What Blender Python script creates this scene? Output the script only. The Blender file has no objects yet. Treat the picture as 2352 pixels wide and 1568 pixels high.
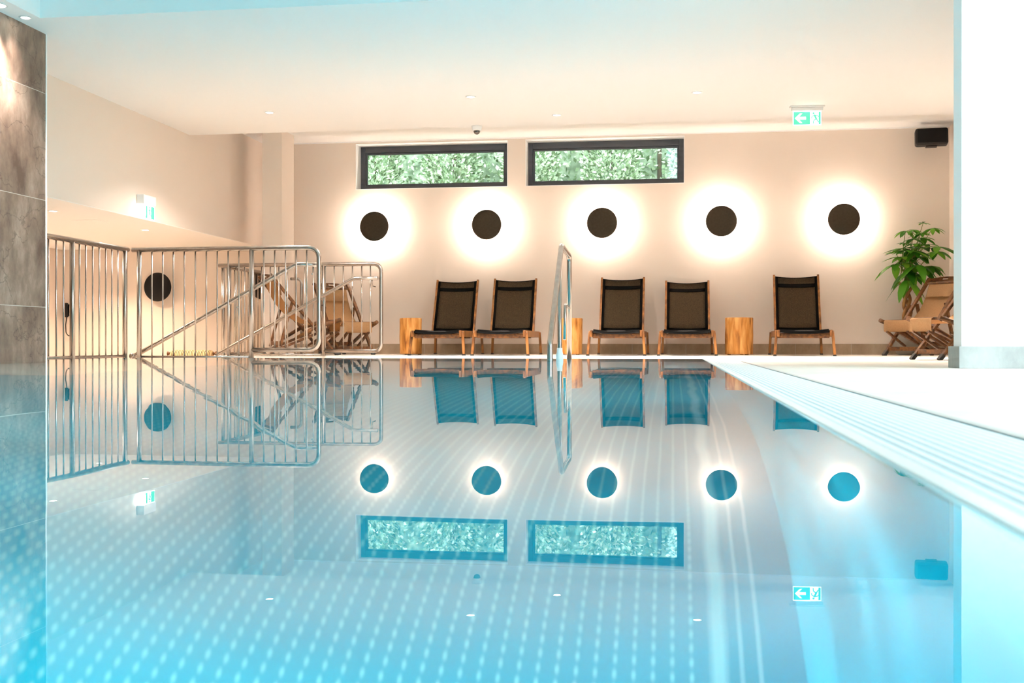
import bpy, bmesh, math, random
from math import sin, cos, pi, radians, atan, atan2, sqrt
from mathutils import Vector, Matrix

random.seed(7)
SC = bpy.context.scene
COL = SC.collection
ZF = -0.018                      # deck level, water is z = 0
F_PX = 2580.0
YAW = atan(371.0 / 2580.0)
CAM_H = 0.1165

# ------------------------------------------------------------------ materials
def new_mat(name):
    m = bpy.data.materials.new(name)
    m.use_nodes = True
    nt = m.node_tree
    for n in list(nt.nodes):
        nt.nodes.remove(n)
    out = nt.nodes.new('ShaderNodeOutputMaterial')
    return m, nt, out

def N(nt, kind, **kw):
    n = nt.nodes.new(kind)
    for k, v in kw.items():
        if k.startswith('i_'):
            n.inputs[k[2:].replace('_', ' ')].default_value = v
        else:
            setattr(n, k, v)
    return n

def col4(c):
    return (c[0], c[1], c[2], 1.0)

def srgb(r, g, b):
    def f(v):
        v /= 255.0
        return v / 12.92 if v <= 0.04045 else ((v + 0.055) / 1.055) ** 2.4
    return (f(r), f(g), f(b))

def principled(name, color, rough=0.5, metal=0.0, color2=None, scale=(8, 8, 8), detail=4.0,
               ramp=(0.35, 0.65), bump=0.0, bump_scale=None, spec=0.5, emit=None, emit_s=0.0, coat=0.0):
    m, nt, out = new_mat(name)
    p = N(nt, 'ShaderNodeBsdfPrincipled')
    p.inputs['Base Color'].default_value = col4(color)
    p.inputs['Roughness'].default_value = rough
    p.inputs['Metallic'].default_value = metal
    p.inputs['Specular IOR Level'].default_value = spec
    p.inputs['Coat Weight'].default_value = coat
    if emit:
        p.inputs['Emission Color'].default_value = col4(emit)
        p.inputs['Emission Strength'].default_value = emit_s
    if color2 or bump:
        tc = N(nt, 'ShaderNodeTexCoord')
        mp = N(nt, 'ShaderNodeMapping')
        mp.inputs['Scale'].default_value = scale
        nt.links.new(tc.outputs['Object'], mp.inputs['Vector'])
        no = N(nt, 'ShaderNodeTexNoise')
        no.inputs['Scale'].default_value = 1.0
        no.inputs['Detail'].default_value = detail
        nt.links.new(mp.outputs['Vector'], no.inputs['Vector'])
        if color2:
            r = N(nt, 'ShaderNodeValToRGB')
            r.color_ramp.elements[0].position = ramp[0]
            r.color_ramp.elements[1].position = ramp[1]
            r.color_ramp.elements[0].color = col4(color)
            r.color_ramp.elements[1].color = col4(color2)
            nt.links.new(no.outputs['Fac'], r.inputs['Fac'])
            nt.links.new(r.outputs['Color'], p.inputs['Base Color'])
        if bump:
            b = N(nt, 'ShaderNodeBump')
            b.inputs['Strength'].default_value = bump
            b.inputs['Distance'].default_value = 0.01
            if bump_scale:
                no2 = N(nt, 'ShaderNodeTexNoise')
                no2.inputs['Scale'].default_value = bump_scale
                nt.links.new(tc.outputs['Object'], no2.inputs['Vector'])
                nt.links.new(no2.outputs['Fac'], b.inputs['Height'])
            else:
                nt.links.new(no.outputs['Fac'], b.inputs['Height'])
            nt.links.new(b.outputs['Normal'], p.inputs['Normal'])
    nt.links.new(p.outputs['BSDF'], out.inputs['Surface'])
    return m

def emission(name, color, strength):
    m, nt, out = new_mat(name)
    e = N(nt, 'ShaderNodeEmission')
    e.inputs['Color'].default_value = col4(color)
    e.inputs['Strength'].default_value = strength
    nt.links.new(e.outputs['Emission'], out.inputs['Surface'])
    return m

M = {}
M['wall'] = principled('plaster_wall', (0.80, 0.70, 0.615), 0.85, color2=(0.815, 0.715, 0.63), scale=(1.2, 1.2, 1.2), spec=0.2, bump=0.02, bump_scale=160)
M['white'] = principled('white_paint', (0.95, 0.945, 0.94), 0.8, color2=(0.96, 0.955, 0.95), scale=(1, 1, 1), spec=0.2)
M['white_plastic'] = principled('white_plastic', (0.85, 0.85, 0.84), 0.35)
M['steel'] = principled('stainless_steel', (0.37, 0.325, 0.29), 0.26, 1.0, color2=(0.44, 0.395, 0.36), scale=(30, 30, 4))
M['dark_frame'] = principled('anthracite_frame', srgb(58, 62, 70), 0.4, color2=srgb(66, 70, 78), scale=(3, 3, 30))
M['black'] = principled('black_plastic', (0.008, 0.008, 0.008), 0.45, spec=0.25)
M['black_fabric'] = principled('black_webbing', (0.004, 0.004, 0.004), 0.6, color2=(0.006, 0.006, 0.005), scale=(300, 300, 300), spec=0.12)
M['bronze_disc'] = principled('dark_bronze_disc', (0.030, 0.022, 0.012), 0.6, color2=(0.036, 0.027, 0.016), scale=(40, 40, 40), spec=0.2)
M['rubber'] = principled('black_rubber', (0.012, 0.011, 0.010), 0.6)
M['pot'] = principled('grey_ceramic_pot', srgb(128, 122, 112), 0.6, color2=srgb(140, 134, 124), scale=(6, 6, 6))
M['soil'] = principled('dark_soil', (0.03, 0.02, 0.012), 0.9, color2=(0.06, 0.04, 0.02), scale=(60, 60, 60))
M['bark'] = principled('pale_bark', srgb(120, 78, 40), 0.8, color2=srgb(168, 118, 66), scale=(30, 30, 6), bump=0.3)
M['dark_bark'] = principled('dark_bark', srgb(58, 52, 40), 0.9, color2=srgb(76, 68, 52), scale=(20, 20, 6))
M['hedge_core'] = principled('hedge_inside', srgb(84, 104, 80), 0.9, color2=srgb(140, 156, 134), scale=(9, 9, 9), detail=8)
M['stem'] = principled('green_stem', srgb(120, 130, 50), 0.5)
M['canvas'] = principled('beige_canvas', srgb(196, 156, 112), 0.9, color2=srgb(206, 168, 124), scale=(140, 140, 140), spec=0.1, bump=0.1)
M['rope'] = principled('jute_weave', srgb(190, 150, 100), 0.9, color2=srgb(150, 110, 66), scale=(60, 60, 60), bump=0.3)
M['lens'] = principled('tinted_dome', (0.03, 0.02, 0.012), 0.08, spec=0.8, coat=0.6)
M['earth'] = principled('garden_earth', srgb(90, 84, 60), 0.9, color2=srgb(110, 112, 70), scale=(5, 5, 5))
M['grey_step'] = principled('step_tile', srgb(168, 156, 142), 0.6, color2=srgb(186, 176, 160), scale=(4, 4, 4))
M['lamp_white'] = emission('warm_lamp_lens', (1.0, 0.93, 0.82), 14.0)

def wood(name, a, b, dark, scale=(3, 3, 40), rough=0.45):
    m, nt, out = new_mat(name)
    p = N(nt, 'ShaderNodeBsdfPrincipled')
    p.inputs['Roughness'].default_value = rough
    p.inputs['Specular IOR Level'].default_value = 0.35
    tc = N(nt, 'ShaderNodeTexCoord')
    mp = N(nt, 'ShaderNodeMapping')
    mp.inputs['Scale'].default_value = scale
    nt.links.new(tc.outputs['Object'], mp.inputs['Vector'])
    n1 = N(nt, 'ShaderNodeTexNoise')
    n1.inputs['Scale'].default_value = 1.0
    n1.inputs['Detail'].default_value = 6
    n1.inputs['Distortion'].default_value = 0.6
    nt.links.new(mp.outputs['Vector'], n1.inputs['Vector'])
    r = N(nt, 'ShaderNodeValToRGB')
    e = r.color_ramp.elements
    e[0].position = 0.30; e[0].color = col4(dark)
    e[1].position = 0.68; e[1].color = col4(b)
    k = e.new(0.45); k.color = col4(a)
    nt.links.new(n1.outputs['Fac'], r.inputs['Fac'])
    nt.links.new(r.outputs['Color'], p.inputs['Base Color'])
    bp = N(nt, 'ShaderNodeBump')
    bp.inputs['Strength'].default_value = 0.15
    bp.inputs['Distance'].default_value = 0.004
    nt.links.new(n1.outputs['Fac'], bp.inputs['Height'])
    nt.links.new(bp.outputs['Normal'], p.inputs['Normal'])
    nt.links.new(p.outputs['BSDF'], out.inputs['Surface'])
    return m

M['teak'] = wood('oiled_teak', srgb(118, 74, 32), srgb(156, 102, 48), srgb(80, 46, 18), (25, 25, 6))
M['teak_dark'] = wood('brown_hardwood', srgb(88, 54, 25), srgb(122, 78, 38), srgb(58, 34, 15), (24, 24, 24))
M['stump'] = wood('peeled_log', srgb(196, 130, 58), srgb(226, 172, 100), srgb(112, 62, 22), (20, 20, 3.5), 0.6)

def sling_mat():
    m, nt, out = new_mat('open_weave_sling')
    p = N(nt, 'ShaderNodeBsdfPrincipled')
    p.inputs['Roughness'].default_value = 0.75
    p.inputs['Specular IOR Level'].default_value = 0.2
    tc = N(nt, 'ShaderNodeTexCoord')
    n1 = N(nt, 'ShaderNodeTexNoise')
    n1.inputs['Scale'].default_value = 170.0
    nt.links.new(tc.outputs['Object'], n1.inputs['Vector'])
    r = N(nt, 'ShaderNodeValToRGB')
    r.color_ramp.elements[0].color = col4(srgb(62, 50, 34))
    r.color_ramp.elements[1].color = col4(srgb(96, 80, 58))
    r.color_ramp.elements[0].position = 0.3
    r.color_ramp.elements[1].position = 0.7
    nt.links.new(n1.outputs['Fac'], r.inputs['Fac'])
    nt.links.new(r.outputs['Color'], p.inputs['Base Color'])
    nt.links.new(p.outputs['BSDF'], out.inputs['Surface'])
    return m
M['sling'] = sling_mat()

def stone_mat(name, seam_z, pitch_z, seam_y, pitch_y, a, b, c, axis_u='Y', seam_w=0.004, seam_col=(0.5, 0.47, 0.42), vein=True):
    """large-format stone-look tile: cloudy blotches, fine veins, thin pale grout lines on a real grid (metres)"""
    m, nt, out = new_mat(name)
    L = nt.links.new
    p = N(nt, 'ShaderNodeBsdfPrincipled')
    p.inputs['Roughness'].default_value = 0.55
    p.inputs['Specular IOR Level'].default_value = 0.3
    tc = N(nt, 'ShaderNodeTexCoord')
    sep = N(nt, 'ShaderNodeSeparateXYZ')
    L(tc.outputs['Object'], sep.inputs['Vector'])
    def line(sock, off, pitch):
        s1 = N(nt, 'ShaderNodeMath', operation='SUBTRACT'); L(sock, s1.inputs[0]); s1.inputs[1].default_value = off
        s2 = N(nt, 'ShaderNodeMath', operation='DIVIDE'); L(s1.outputs[0], s2.inputs[0]); s2.inputs[1].default_value = pitch
        fl = N(nt, 'ShaderNodeMath', operation='FLOOR'); L(s2.outputs[0], fl.inputs[0])
        fr = N(nt, 'ShaderNodeMath', operation='FRACT'); L(s2.outputs[0], fr.inputs[0])
        lt = N(nt, 'ShaderNodeMath', operation='LESS_THAN'); L(fr.outputs[0], lt.inputs[0]); lt.inputs[1].default_value = seam_w / pitch
        return lt.outputs[0], fl.outputs[0]
    lz, fz = line(sep.outputs['Z'], seam_z, pitch_z)
    ly, fy = line(sep.outputs[axis_u], seam_y, pitch_y)
    mx = N(nt, 'ShaderNodeMath', operation='MAXIMUM'); L(lz, mx.inputs[0]); L(ly, mx.inputs[1])
    # per tile offset
    cmb = N(nt, 'ShaderNodeCombineXYZ'); L(fz, cmb.inputs[0]); L(fy, cmb.inputs[1])
    sc = N(nt, 'ShaderNodeVectorMath', operation='MULTIPLY_ADD')
    L(cmb.outputs[0], sc.inputs[0]); sc.inputs[1].default_value = (3.7, 5.3, 1.0); L(tc.outputs['Object'], sc.inputs[2])
    n1 = N(nt, 'ShaderNodeTexNoise'); n1.inputs['Scale'].default_value = 2.6; n1.inputs['Detail'].default_value = 9; n1.inputs['Roughness'].default_value = 0.66
    mp = N(nt, 'ShaderNodeMapping'); mp.inputs['Scale'].default_value = (1.6, 1.6, 0.8)
    L(sc.outputs[0], mp.inputs['Vector']); L(mp.outputs[0], n1.inputs['Vector'])
    r = N(nt, 'ShaderNodeValToRGB')
    e = r.color_ramp.elements
    e[0].position = 0.32; e[0].color = col4(a)
    e[1].position = 0.70; e[1].color = col4(c)
    k = e.new(0.5); k.color = col4(b)
    L(n1.outputs['Fac'], r.inputs['Fac'])
    last = r.outputs['Color']
    if vein:
        v = N(nt, 'ShaderNodeTexVoronoi', feature='DISTANCE_TO_EDGE')
        v.inputs['Scale'].default_value = 2.2
        nd = N(nt, 'ShaderNodeTexNoise'); nd.inputs['Scale'].default_value = 3.0; nd.inputs['Detail'].default_value = 6
        L(sc.outputs[0], nd.inputs['Vector'])
        ad = N(nt, 'ShaderNodeVectorMath', operation='MULTIPLY_ADD')
        L(nd.outputs['Color'], ad.inputs[0]); ad.inputs[1].default_value = (0.9, 0.9, 0.9); L(sc.outputs[0], ad.inputs[2])
        L(ad.outputs[0], v.inputs['Vector'])
        lt = N(nt, 'ShaderNodeMapRange'); L(v.outputs['Distance'], lt.inputs['Value'])
        lt.inputs['From Min'].default_value = 0.0; lt.inputs['From Max'].default_value = 0.018
        lt.inputs['To Min'].default_value = 0.55; lt.inputs['To Max'].default_value = 0.0
        mvx = N(nt, 'ShaderNodeMix', data_type='RGBA'); L(lt.outputs[0], mvx.inputs['Factor'])
        L(last, mvx.inputs['A']); mvx.inputs['B'].default_value = col4((a[0] * 0.6, a[1] * 0.58, a[2] * 0.55))
        last = mvx.outputs['Result']
    mg = N(nt, 'ShaderNodeMix', data_type='RGBA'); L(mx.outputs[0], mg.inputs['Factor'])
    L(last, mg.inputs['A']); mg.inputs['B'].default_value = col4(seam_col)
    L(mg.outputs['Result'], p.inputs['Base Color'])
    L(p.outputs['BSDF'], out.inputs['Surface'])
    return m

M['stone'] = stone_mat('stone_tile_wall', 0.3626, 0.745, 0.25, 1.49, srgb(86, 67, 56), srgb(124, 104, 90), srgb(166, 146, 131))
M['base_tile'] = stone_mat('stone_skirting_tile', -1.0, 5.0, 0.14, 0.62, srgb(134, 114, 92), srgb(156, 136, 112), srgb(178, 158, 134), axis_u='X', seam_w=0.003, vein=False)
M['pier_tile_lit'] = stone_mat('pier_skirting_painted_lit', -1.0, 5.0, 0.3, 0.9, srgb(146, 152, 150), srgb(164, 170, 168), srgb(184, 190, 188), axis_u='X', seam_w=0.003, vein=False)  # same stone as the back skirting, with bluish light painted into its colour
M['deck'] = stone_mat('pale_deck_tile', -5.0, 20.0, 0.14, 1.2, srgb(216, 209, 198), srgb(226, 220, 210), srgb(234, 229, 220), axis_u='X', seam_w=0.003, seam_col=srgb(200, 192, 180), vein=False)
M['grate'] = principled('white_grate_plastic', (0.84, 0.87, 0.88), 0.5, color2=(0.87, 0.90, 0.91), scale=(40, 40, 40))
M['gap_light'] = principled('painted_gap_light', (0.16, 0.42, 0.52), 0.6, color2=(0.20, 0.48, 0.58), scale=(40, 40, 40))  # blue light from below the grate, painted as the colour of added strips

def basin_mat():
    """stainless pool liner: small raised anti-slip studs on a 29.5 mm grid over the floor, plain welded strip near the edge"""
    m, nt, out = new_mat('pool_liner')
    L = nt.links.new
    p = N(nt, 'ShaderNodeBsdfPrincipled')
    p.inputs['Roughness'].default_value = 0.7
    p.inputs['Specular IOR Level'].default_value = 0.0
    g = N(nt, 'ShaderNodeNewGeometry')
    sep = N(nt, 'ShaderNodeSeparateXYZ'); L(g.outputs['Position'], sep.inputs[0])
    def cell(sock, off, pitch):
        a = N(nt, 'ShaderNodeMath', operation='SUBTRACT'); L(sock, a.inputs[0]); a.inputs[1].default_value = off
        b = N(nt, 'ShaderNodeMath', operation='DIVIDE'); L(a.outputs[0], b.inputs[0]); b.inputs[1].default_value = pitch
        c = N(nt, 'ShaderNodeMath', operation='FRACT'); L(b.outputs[0], c.inputs[0])
        d = N(nt, 'ShaderNodeMath', operation='SUBTRACT'); L(c.outputs[0], d.inputs[0]); d.inputs[1].default_value = 0.5
        e = N(nt, 'ShaderNodeMath', operation='POWER'); L(d.outputs[0], e.inputs[0]); e.inputs[1].default_value = 2.0
        return e.outputs[0]
    PX, PY = 0.0297, 0.0291
    cx0 = cell(sep.outputs['X'], -0.744 - PX / 2, PX)
    cy0 = cell(sep.outputs['Y'], 1.656 - PY / 2, PY)
    mxx = N(nt, 'ShaderNodeMath', operation='MULTIPLY'); L(cx0, mxx.inputs[0]); mxx.inputs[1].default_value = 5.5
    cx = mxx.outputs[0]; cy = cy0
    s = N(nt, 'ShaderNodeMath', operation='ADD'); L(cx, s.inputs[0]); L(cy, s.inputs[1])
    q = N(nt, 'ShaderNodeMath', operation='SQRT'); L(s.outputs[0], q.inputs[0])
    mr = N(nt, 'ShaderNodeMapRange', clamp=True); L(q.outputs[0], mr.inputs['Value'])
    mr.inputs['From Min'].default_value = 0.10; mr.inputs['From Max'].default_value = 0.40
    mr.inputs['To Min'].default_value = 1.0; mr.inputs['To Max'].default_value = 0.0
    # studs only on the floor and only up to the welded strip
    lim = N(nt, 'ShaderNodeMath', operation='LESS_THAN'); L(sep.outputs['X'], lim.inputs[0]); lim.inputs[1].default_value = 0.045
    lz = N(nt, 'ShaderNodeMath', operation='LESS_THAN'); L(sep.outputs['Z'], lz.inputs[0]); lz.inputs[1].default_value = -1.29
    m1 = N(nt, 'ShaderNodeMath', operation='MULTIPLY'); L(mr.outputs[0], m1.inputs[0]); L(lim.outputs[0], m1.inputs[1])
    m2 = N(nt, 'ShaderNodeMath', operation='MULTIPLY'); L(m1.outputs[0], m2.inputs[0]); L(lz.outputs[0], m2.inputs[1])
    mix = N(nt, 'ShaderNodeMix', data_type='RGBA'); L(m2.outputs[0], mix.inputs['Factor'])
    mix.inputs['A'].default_value = col4((0.007, 0.445, 0.565)); mix.inputs['B'].default_value = col4((0.42, 0.92, 0.90))
    last = mix.outputs['Result']
    # two thin welded seams along the edge strip, then a wide painted caustic light band
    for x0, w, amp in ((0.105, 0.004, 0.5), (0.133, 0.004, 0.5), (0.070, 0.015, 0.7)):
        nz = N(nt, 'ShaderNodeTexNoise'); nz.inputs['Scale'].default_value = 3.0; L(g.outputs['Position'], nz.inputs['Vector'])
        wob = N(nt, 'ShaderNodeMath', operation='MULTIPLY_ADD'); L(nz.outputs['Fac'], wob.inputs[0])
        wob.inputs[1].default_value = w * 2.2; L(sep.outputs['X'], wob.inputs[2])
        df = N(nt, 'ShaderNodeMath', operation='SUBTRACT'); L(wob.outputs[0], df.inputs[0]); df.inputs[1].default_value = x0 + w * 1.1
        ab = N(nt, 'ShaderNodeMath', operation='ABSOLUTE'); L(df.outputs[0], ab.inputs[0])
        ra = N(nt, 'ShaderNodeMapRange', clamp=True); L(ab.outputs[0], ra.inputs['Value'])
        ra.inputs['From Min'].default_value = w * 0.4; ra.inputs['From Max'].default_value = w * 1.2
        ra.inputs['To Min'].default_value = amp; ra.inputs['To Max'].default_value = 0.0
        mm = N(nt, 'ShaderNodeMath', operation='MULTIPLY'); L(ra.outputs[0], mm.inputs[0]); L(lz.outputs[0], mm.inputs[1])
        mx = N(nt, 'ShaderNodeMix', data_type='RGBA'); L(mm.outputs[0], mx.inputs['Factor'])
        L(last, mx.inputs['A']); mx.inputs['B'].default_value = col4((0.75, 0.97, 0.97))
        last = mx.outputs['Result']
    lift = N(nt, 'ShaderNodeMix', data_type='RGBA'); L(lz.outputs[0], lift.inputs['Factor'])
    lift.inputs['A'].default_value = col4((0.012, 0.475, 0.595)); L(last, lift.inputs['B'])
    L(lift.outputs['Result'], p.inputs['Base Color'])
    L(p.outputs['BSDF'], out.inputs['Surface'])
    return m
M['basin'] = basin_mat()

def water_mat():
    m, nt, out = new_mat('pool_water')
    L = nt.links.new
    g = N(nt, 'ShaderNodeBsdfGlass')
    g.inputs['IOR'].default_value = 1.333
    g.inputs['Roughness'].default_value = 0.0
    tc = N(nt, 'ShaderNodeTexCoord')
    n1 = N(nt, 'ShaderNodeTexNoise'); n1.inputs['Scale'].default_value = 3.0; n1.inputs['Detail'].default_value = 1.0
    L(tc.outputs['Object'], n1.inputs['Vector'])
    b = N(nt, 'ShaderNodeBump'); b.inputs['Strength'].default_value = 1.0; b.inputs['Distance'].default_value = 0.0003
    L(n1.outputs['Fac'], b.inputs['Height']); L(b.outputs['Normal'], g.inputs['Normal'])
    gl = N(nt, 'ShaderNodeBsdfGlossy'); gl.inputs['Roughness'].default_value = 0.0
    L(b.outputs['Normal'], gl.inputs['Normal'])
    mx = N(nt, 'ShaderNodeMixShader')
    lw = N(nt, 'ShaderNodeLayerWeight'); lw.inputs['Blend'].default_value = 0.5
    mr = N(nt, 'ShaderNodeMapRange', clamp=True); L(lw.outputs['Facing'], mr.inputs['Value'])
    mr.inputs['From Min'].default_value = 0.74; mr.inputs['From Max'].default_value = 1.0
    mr.inputs['To Min'].default_value = 0.0; mr.inputs['To Max'].default_value = 0.26
    L(mr.outputs[0], mx.inputs[0])
    L(g.outputs['BSDF'], mx.inputs[1]); L(gl.outputs['BSDF'], mx.inputs[2])
    L(mx.outputs[0], out.inputs['Surface'])
    return m
M['water'] = water_mat()

def glass_mat():
    m, nt, out = new_mat('window_glass')
    # thin pane: clear with a Fresnel reflection
    g = N(nt, 'ShaderNodeBsdfTransparent'); g.inputs['Color'].default_value = (0.95, 0.98, 0.97, 1)
    r = N(nt, 'ShaderNodeBsdfGlossy'); r.inputs['Roughness'].default_value = 0.0
    fr = N(nt, 'ShaderNodeFresnel'); fr.inputs['IOR'].default_value = 1.45
    mx = N(nt, 'ShaderNodeMixShader')
    nt.links.new(fr.outputs[0], mx.inputs[0]); nt.links.new(g.outputs[0], mx.inputs[1]); nt.links.new(r.outputs[0], mx.inputs[2])
    nt.links.new(mx.outputs[0], out.inputs['Surface'])
    return m
M['glass'] = glass_mat()

def leaf_mat(name, a, b, c, trans=0.25, rough=0.4):
    m, nt, out = new_mat(name)
    L = nt.links.new
    p = N(nt, 'ShaderNodeBsdfPrincipled'); p.inputs['Roughness'].default_value = rough; p.inputs['Specular IOR Level'].default_value = 0.3
    t = N(nt, 'ShaderNodeBsdfTranslucent')
    g = N(nt, 'ShaderNodeNewGeometry')
    r = N(nt, 'ShaderNodeValToRGB')
    e = r.color_ramp.elements
    e[0].color = col4(a); e[1].color = col4(c)
    k = e.new(0.5); k.color = col4(b)
    L(g.outputs['Random Per Island'], r.inputs['Fac'])
    L(r.outputs['Color'], p.inputs['Base Color']); L(r.outputs['Color'], t.inputs['Color'])
    mx = N(nt, 'ShaderNodeMixShader'); mx.inputs[0].default_value = trans
    L(p.outputs[0], mx.inputs[1]); L(t.outputs[0], mx.inputs[2]); L(mx.outputs[0], out.inputs['Surface'])
    return m
M['leaf'] = leaf_mat('glossy_leaf', srgb(36, 92, 10), srgb(74, 140, 26), srgb(128, 180, 56))
M['conifer'] = leaf_mat('conifer_spray', srgb(66, 92, 56), srgb(138, 162, 126), srgb(214, 222, 206), 0.35, 0.7)
M['spruce'] = leaf_mat('pale_spruce_spray', srgb(104, 134, 122), srgb(176, 196, 188), srgb(226, 234, 230), 0.35, 0.7)

def stripe_mat():
    m, nt, out = new_mat('striped_cloth')
    L = nt.links.new
    p = N(nt, 'ShaderNodeBsdfPrincipled'); p.inputs['Roughness'].default_value = 0.9
    tc = N(nt, 'ShaderNodeTexCoord'); sep = N(nt, 'ShaderNodeSeparateXYZ'); L(tc.outputs['Object'], sep.inputs[0])
    a = N(nt, 'ShaderNodeMath', operation='MULTIPLY'); L(sep.outputs['X'], a.inputs[0]); a.inputs[1].default_value = 26.0
    b = N(nt, 'ShaderNodeMath', operation='FRACT'); L(a.outputs[0], b.inputs[0])
    r = N(nt, 'ShaderNodeValToRGB'); r.color_ramp.interpolation = 'CONSTANT'
    e = r.color_ramp.elements
    e[0].position = 0; e[0].color = col4(srgb(222, 190, 140))
    e[1].position = 0.38; e[1].color = col4(srgb(50, 36, 22))
    k = e.new(0.58); k.color = col4(srgb(214, 182, 130))
    k = e.new(0.82); k.color = col4(srgb(96, 70, 42))
    L(b.outputs[0], r.inputs[0]); L(r.outputs[0], p.inputs['Base Color']); L(p.outputs[0], out.inputs['Surface'])
    return m
M['stripe'] = stripe_mat()

# ------------------------------------------------------------------ object helpers
def tag(o, label=None, cat=None, group=None, kind=None):
    if label: o['label'] = label
    if cat: o['category'] = cat
    if group: o['group'] = group
    if kind: o['kind'] = kind
    return o

def empty(name, loc=(0, 0, 0), rz=0.0, label=None, cat=None, group=None):
    o = bpy.data.objects.new(name, None)
    o.empty_display_size = 0.1
    o.location = loc
    o.rotation_euler = (0, 0, rz)
    COL.objects.link(o)
    return tag(o, label, cat, group)

class MB:
    """collects shapes into one mesh"""
    def __init__(self):
        self.bm = bmesh.new()

    def box(self, x0, x1, y0, y1, z0, z1, mat=0):
        bm = self.bm
        v = [bm.verts.new((x, y, z)) for z in (z0, z1) for y in (y0, y1) for x in (x0, x1)]
        for f in ((0, 2, 3, 1), (4, 5, 7, 6), (0, 1, 5, 4), (2, 6, 7, 3), (0, 4, 6, 2), (1, 3, 7, 5)):
            fc = bm.faces.new([v[i] for i in f]); fc.material_index = mat
        return self

    def bar(self, a, b, w, t, up=(0, 0, 1)):
        """rectangular bar from a to b: w across (along up x dir), t along the up side"""
        a = Vector(a); b = Vector(b)
        d = (b - a).normalized()
        s = d.cross(Vector(up))
        if s.length < 1e-5:
            s = d.cross(Vector((0, 1, 0)))
        s.normalize()
        u = s.cross(d).normalized()
        vs = []
        for p in (a, b):
            for i, j in ((-1, -1), (1, -1), (1, 1), (-1, 1)):
                vs.append(self.bm.verts.new(p + s * (i * w / 2) + u * (j * t / 2)))
        for f in ((3, 2, 1, 0), (4, 5, 6, 7), (0, 1, 5, 4), (1, 2, 6, 5), (2, 3, 7, 6), (3, 0, 4, 7)):
            self.bm.faces.new([vs[i] for i in f])
        return self

    def tube(self, path, r, seg=10, cap=True):
        pts = [Vector(p) for p in path]
        n = len(pts)
        rad = r if isinstance(r, (list, tuple)) else [r] * n
        t0 = (pts[1] - pts[0]).normalized()
        ref = Vector((0, 0, 1)) if abs(t0.z) < 0.9 else Vector((1, 0, 0))
        nrm = (ref - t0 * ref.dot(t0)).normalized()
        rings = []
        for i in range(n):
            if i == 0: t = pts[1] - pts[0]
            elif i == n - 1: t = pts[-1] - pts[-2]
            else: t = (pts[i + 1] - pts[i]).normalized() + (pts[i] - pts[i - 1]).normalized()
            t.normalize()
            nrm = (nrm - t * nrm.dot(t)).normalized()
            bn = t.cross(nrm)
            k = 1.0
            if 0 < i < n - 1:
                c = (pts[i + 1] - pts[i]).normalized().dot(t)
                k = 1.0 / max(c, 0.5)
            rings.append([self.bm.verts.new(pts[i] + (nrm * cos(2 * pi * j / seg) + bn * sin(2 * pi * j / seg)) * rad[i]) for j in range(seg)])
        for i in range(n - 1):
            for j in range(seg):
                f = self.bm.faces.new((rings[i][j], rings[i][(j + 1) % seg], rings[i + 1][(j + 1) % seg], rings[i + 1][j]))
                f.smooth = True
        if cap:
            self.bm.faces.new(list(reversed(rings[0])))
            self.bm.faces.new(rings[-1])
        return self

    def lathe(self, prof, seg=32, center=(0, 0, 0), axis='Z', wobble=None):
        """prof: (radius, height) list; closed with caps where radius is 0"""
        c = Vector(center)
        def pt(r, h, a):
            if wobble: r *= wobble(a, h)
            x, y = r * cos(a), r * sin(a)
            if axis == 'Z': return c + Vector((x, y, h))
            if axis == 'Y': return c + Vector((x, h, y))
            return c + Vector((h, x, y))
        rings = []
        for r, h in prof:
            if r < 1e-6:
                rings.append([self.bm.verts.new(pt(0, h, 0))])
            else:
                rings.append([self.bm.verts.new(pt(r, h, 2 * pi * j / seg)) for j in range(seg)])
        for A, B in zip(rings[:-1], rings[1:]):
            for j in range(seg):
                k = (j + 1) % seg
                if len(A) == 1 and len(B) == 1: continue
                if len(A) == 1: f = self.bm.faces.new((A[0], B[k], B[j]))
                elif len(B) == 1: f = self.bm.faces.new((A[j], A[k], B[0]))
                else: f = self.bm.faces.new((A[j], A[k], B[k], B[j]))
                f.smooth = True
        return self

    def poly(self, pts, thick=0.0, n=(0, -1, 0)):
        n = Vector(n)
        vs = [self.bm.verts.new(Vector(p)) for p in pts]
        self.bm.faces.new(vs)
        if thick:
            ws = [self.bm.verts.new(Vector(p) - n * thick) for p in pts]
            self.bm.faces.new(list(reversed(ws)))
            m = len(vs)
            for i in range(m):
                self.bm.faces.new((vs[i], ws[i], ws[(i + 1) % m], vs[(i + 1) % m]))
        return self

    def sheet(self, rows, thick=0.0):
        """grid of points rows[i][j]; smooth sheet with a real thickness"""
        R = [[self.bm.verts.new(Vector(p)) for p in row] for row in rows]
        fs = []
        for i in range(len(R) - 1):
            for j in range(len(R[0]) - 1):
                f = self.bm.faces.new((R[i][j], R[i][j + 1], R[i + 1][j + 1], R[i + 1][j]))
                f.smooth = True
                fs.append(f)
        if thick:
            bmesh.ops.solidify(self.bm, geom=fs, thickness=thick)
        return self

    def build(self, name, mat, parent=None, bevel=0.0, loc=None, seg=2):
        bmesh.ops.recalc_face_normals(self.bm, faces=self.bm.faces)
        me = bpy.data.meshes.new(name)
        self.bm.to_mesh(me)
        self.bm.free()
        for mm in (mat if isinstance(mat, (list, tuple)) else [mat]):
            me.materials.append(mm)
        o = bpy.data.objects.new(name, me)
        COL.objects.link(o)
        if parent: o.parent = parent
        if loc: o.location = loc
        if bevel:
            b = o.modifiers.new('bevel', 'BEVEL')
            b.width = bevel; b.segments = seg; b.limit_method = 'ANGLE'; b.angle_limit = radians(40)
        return o

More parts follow.
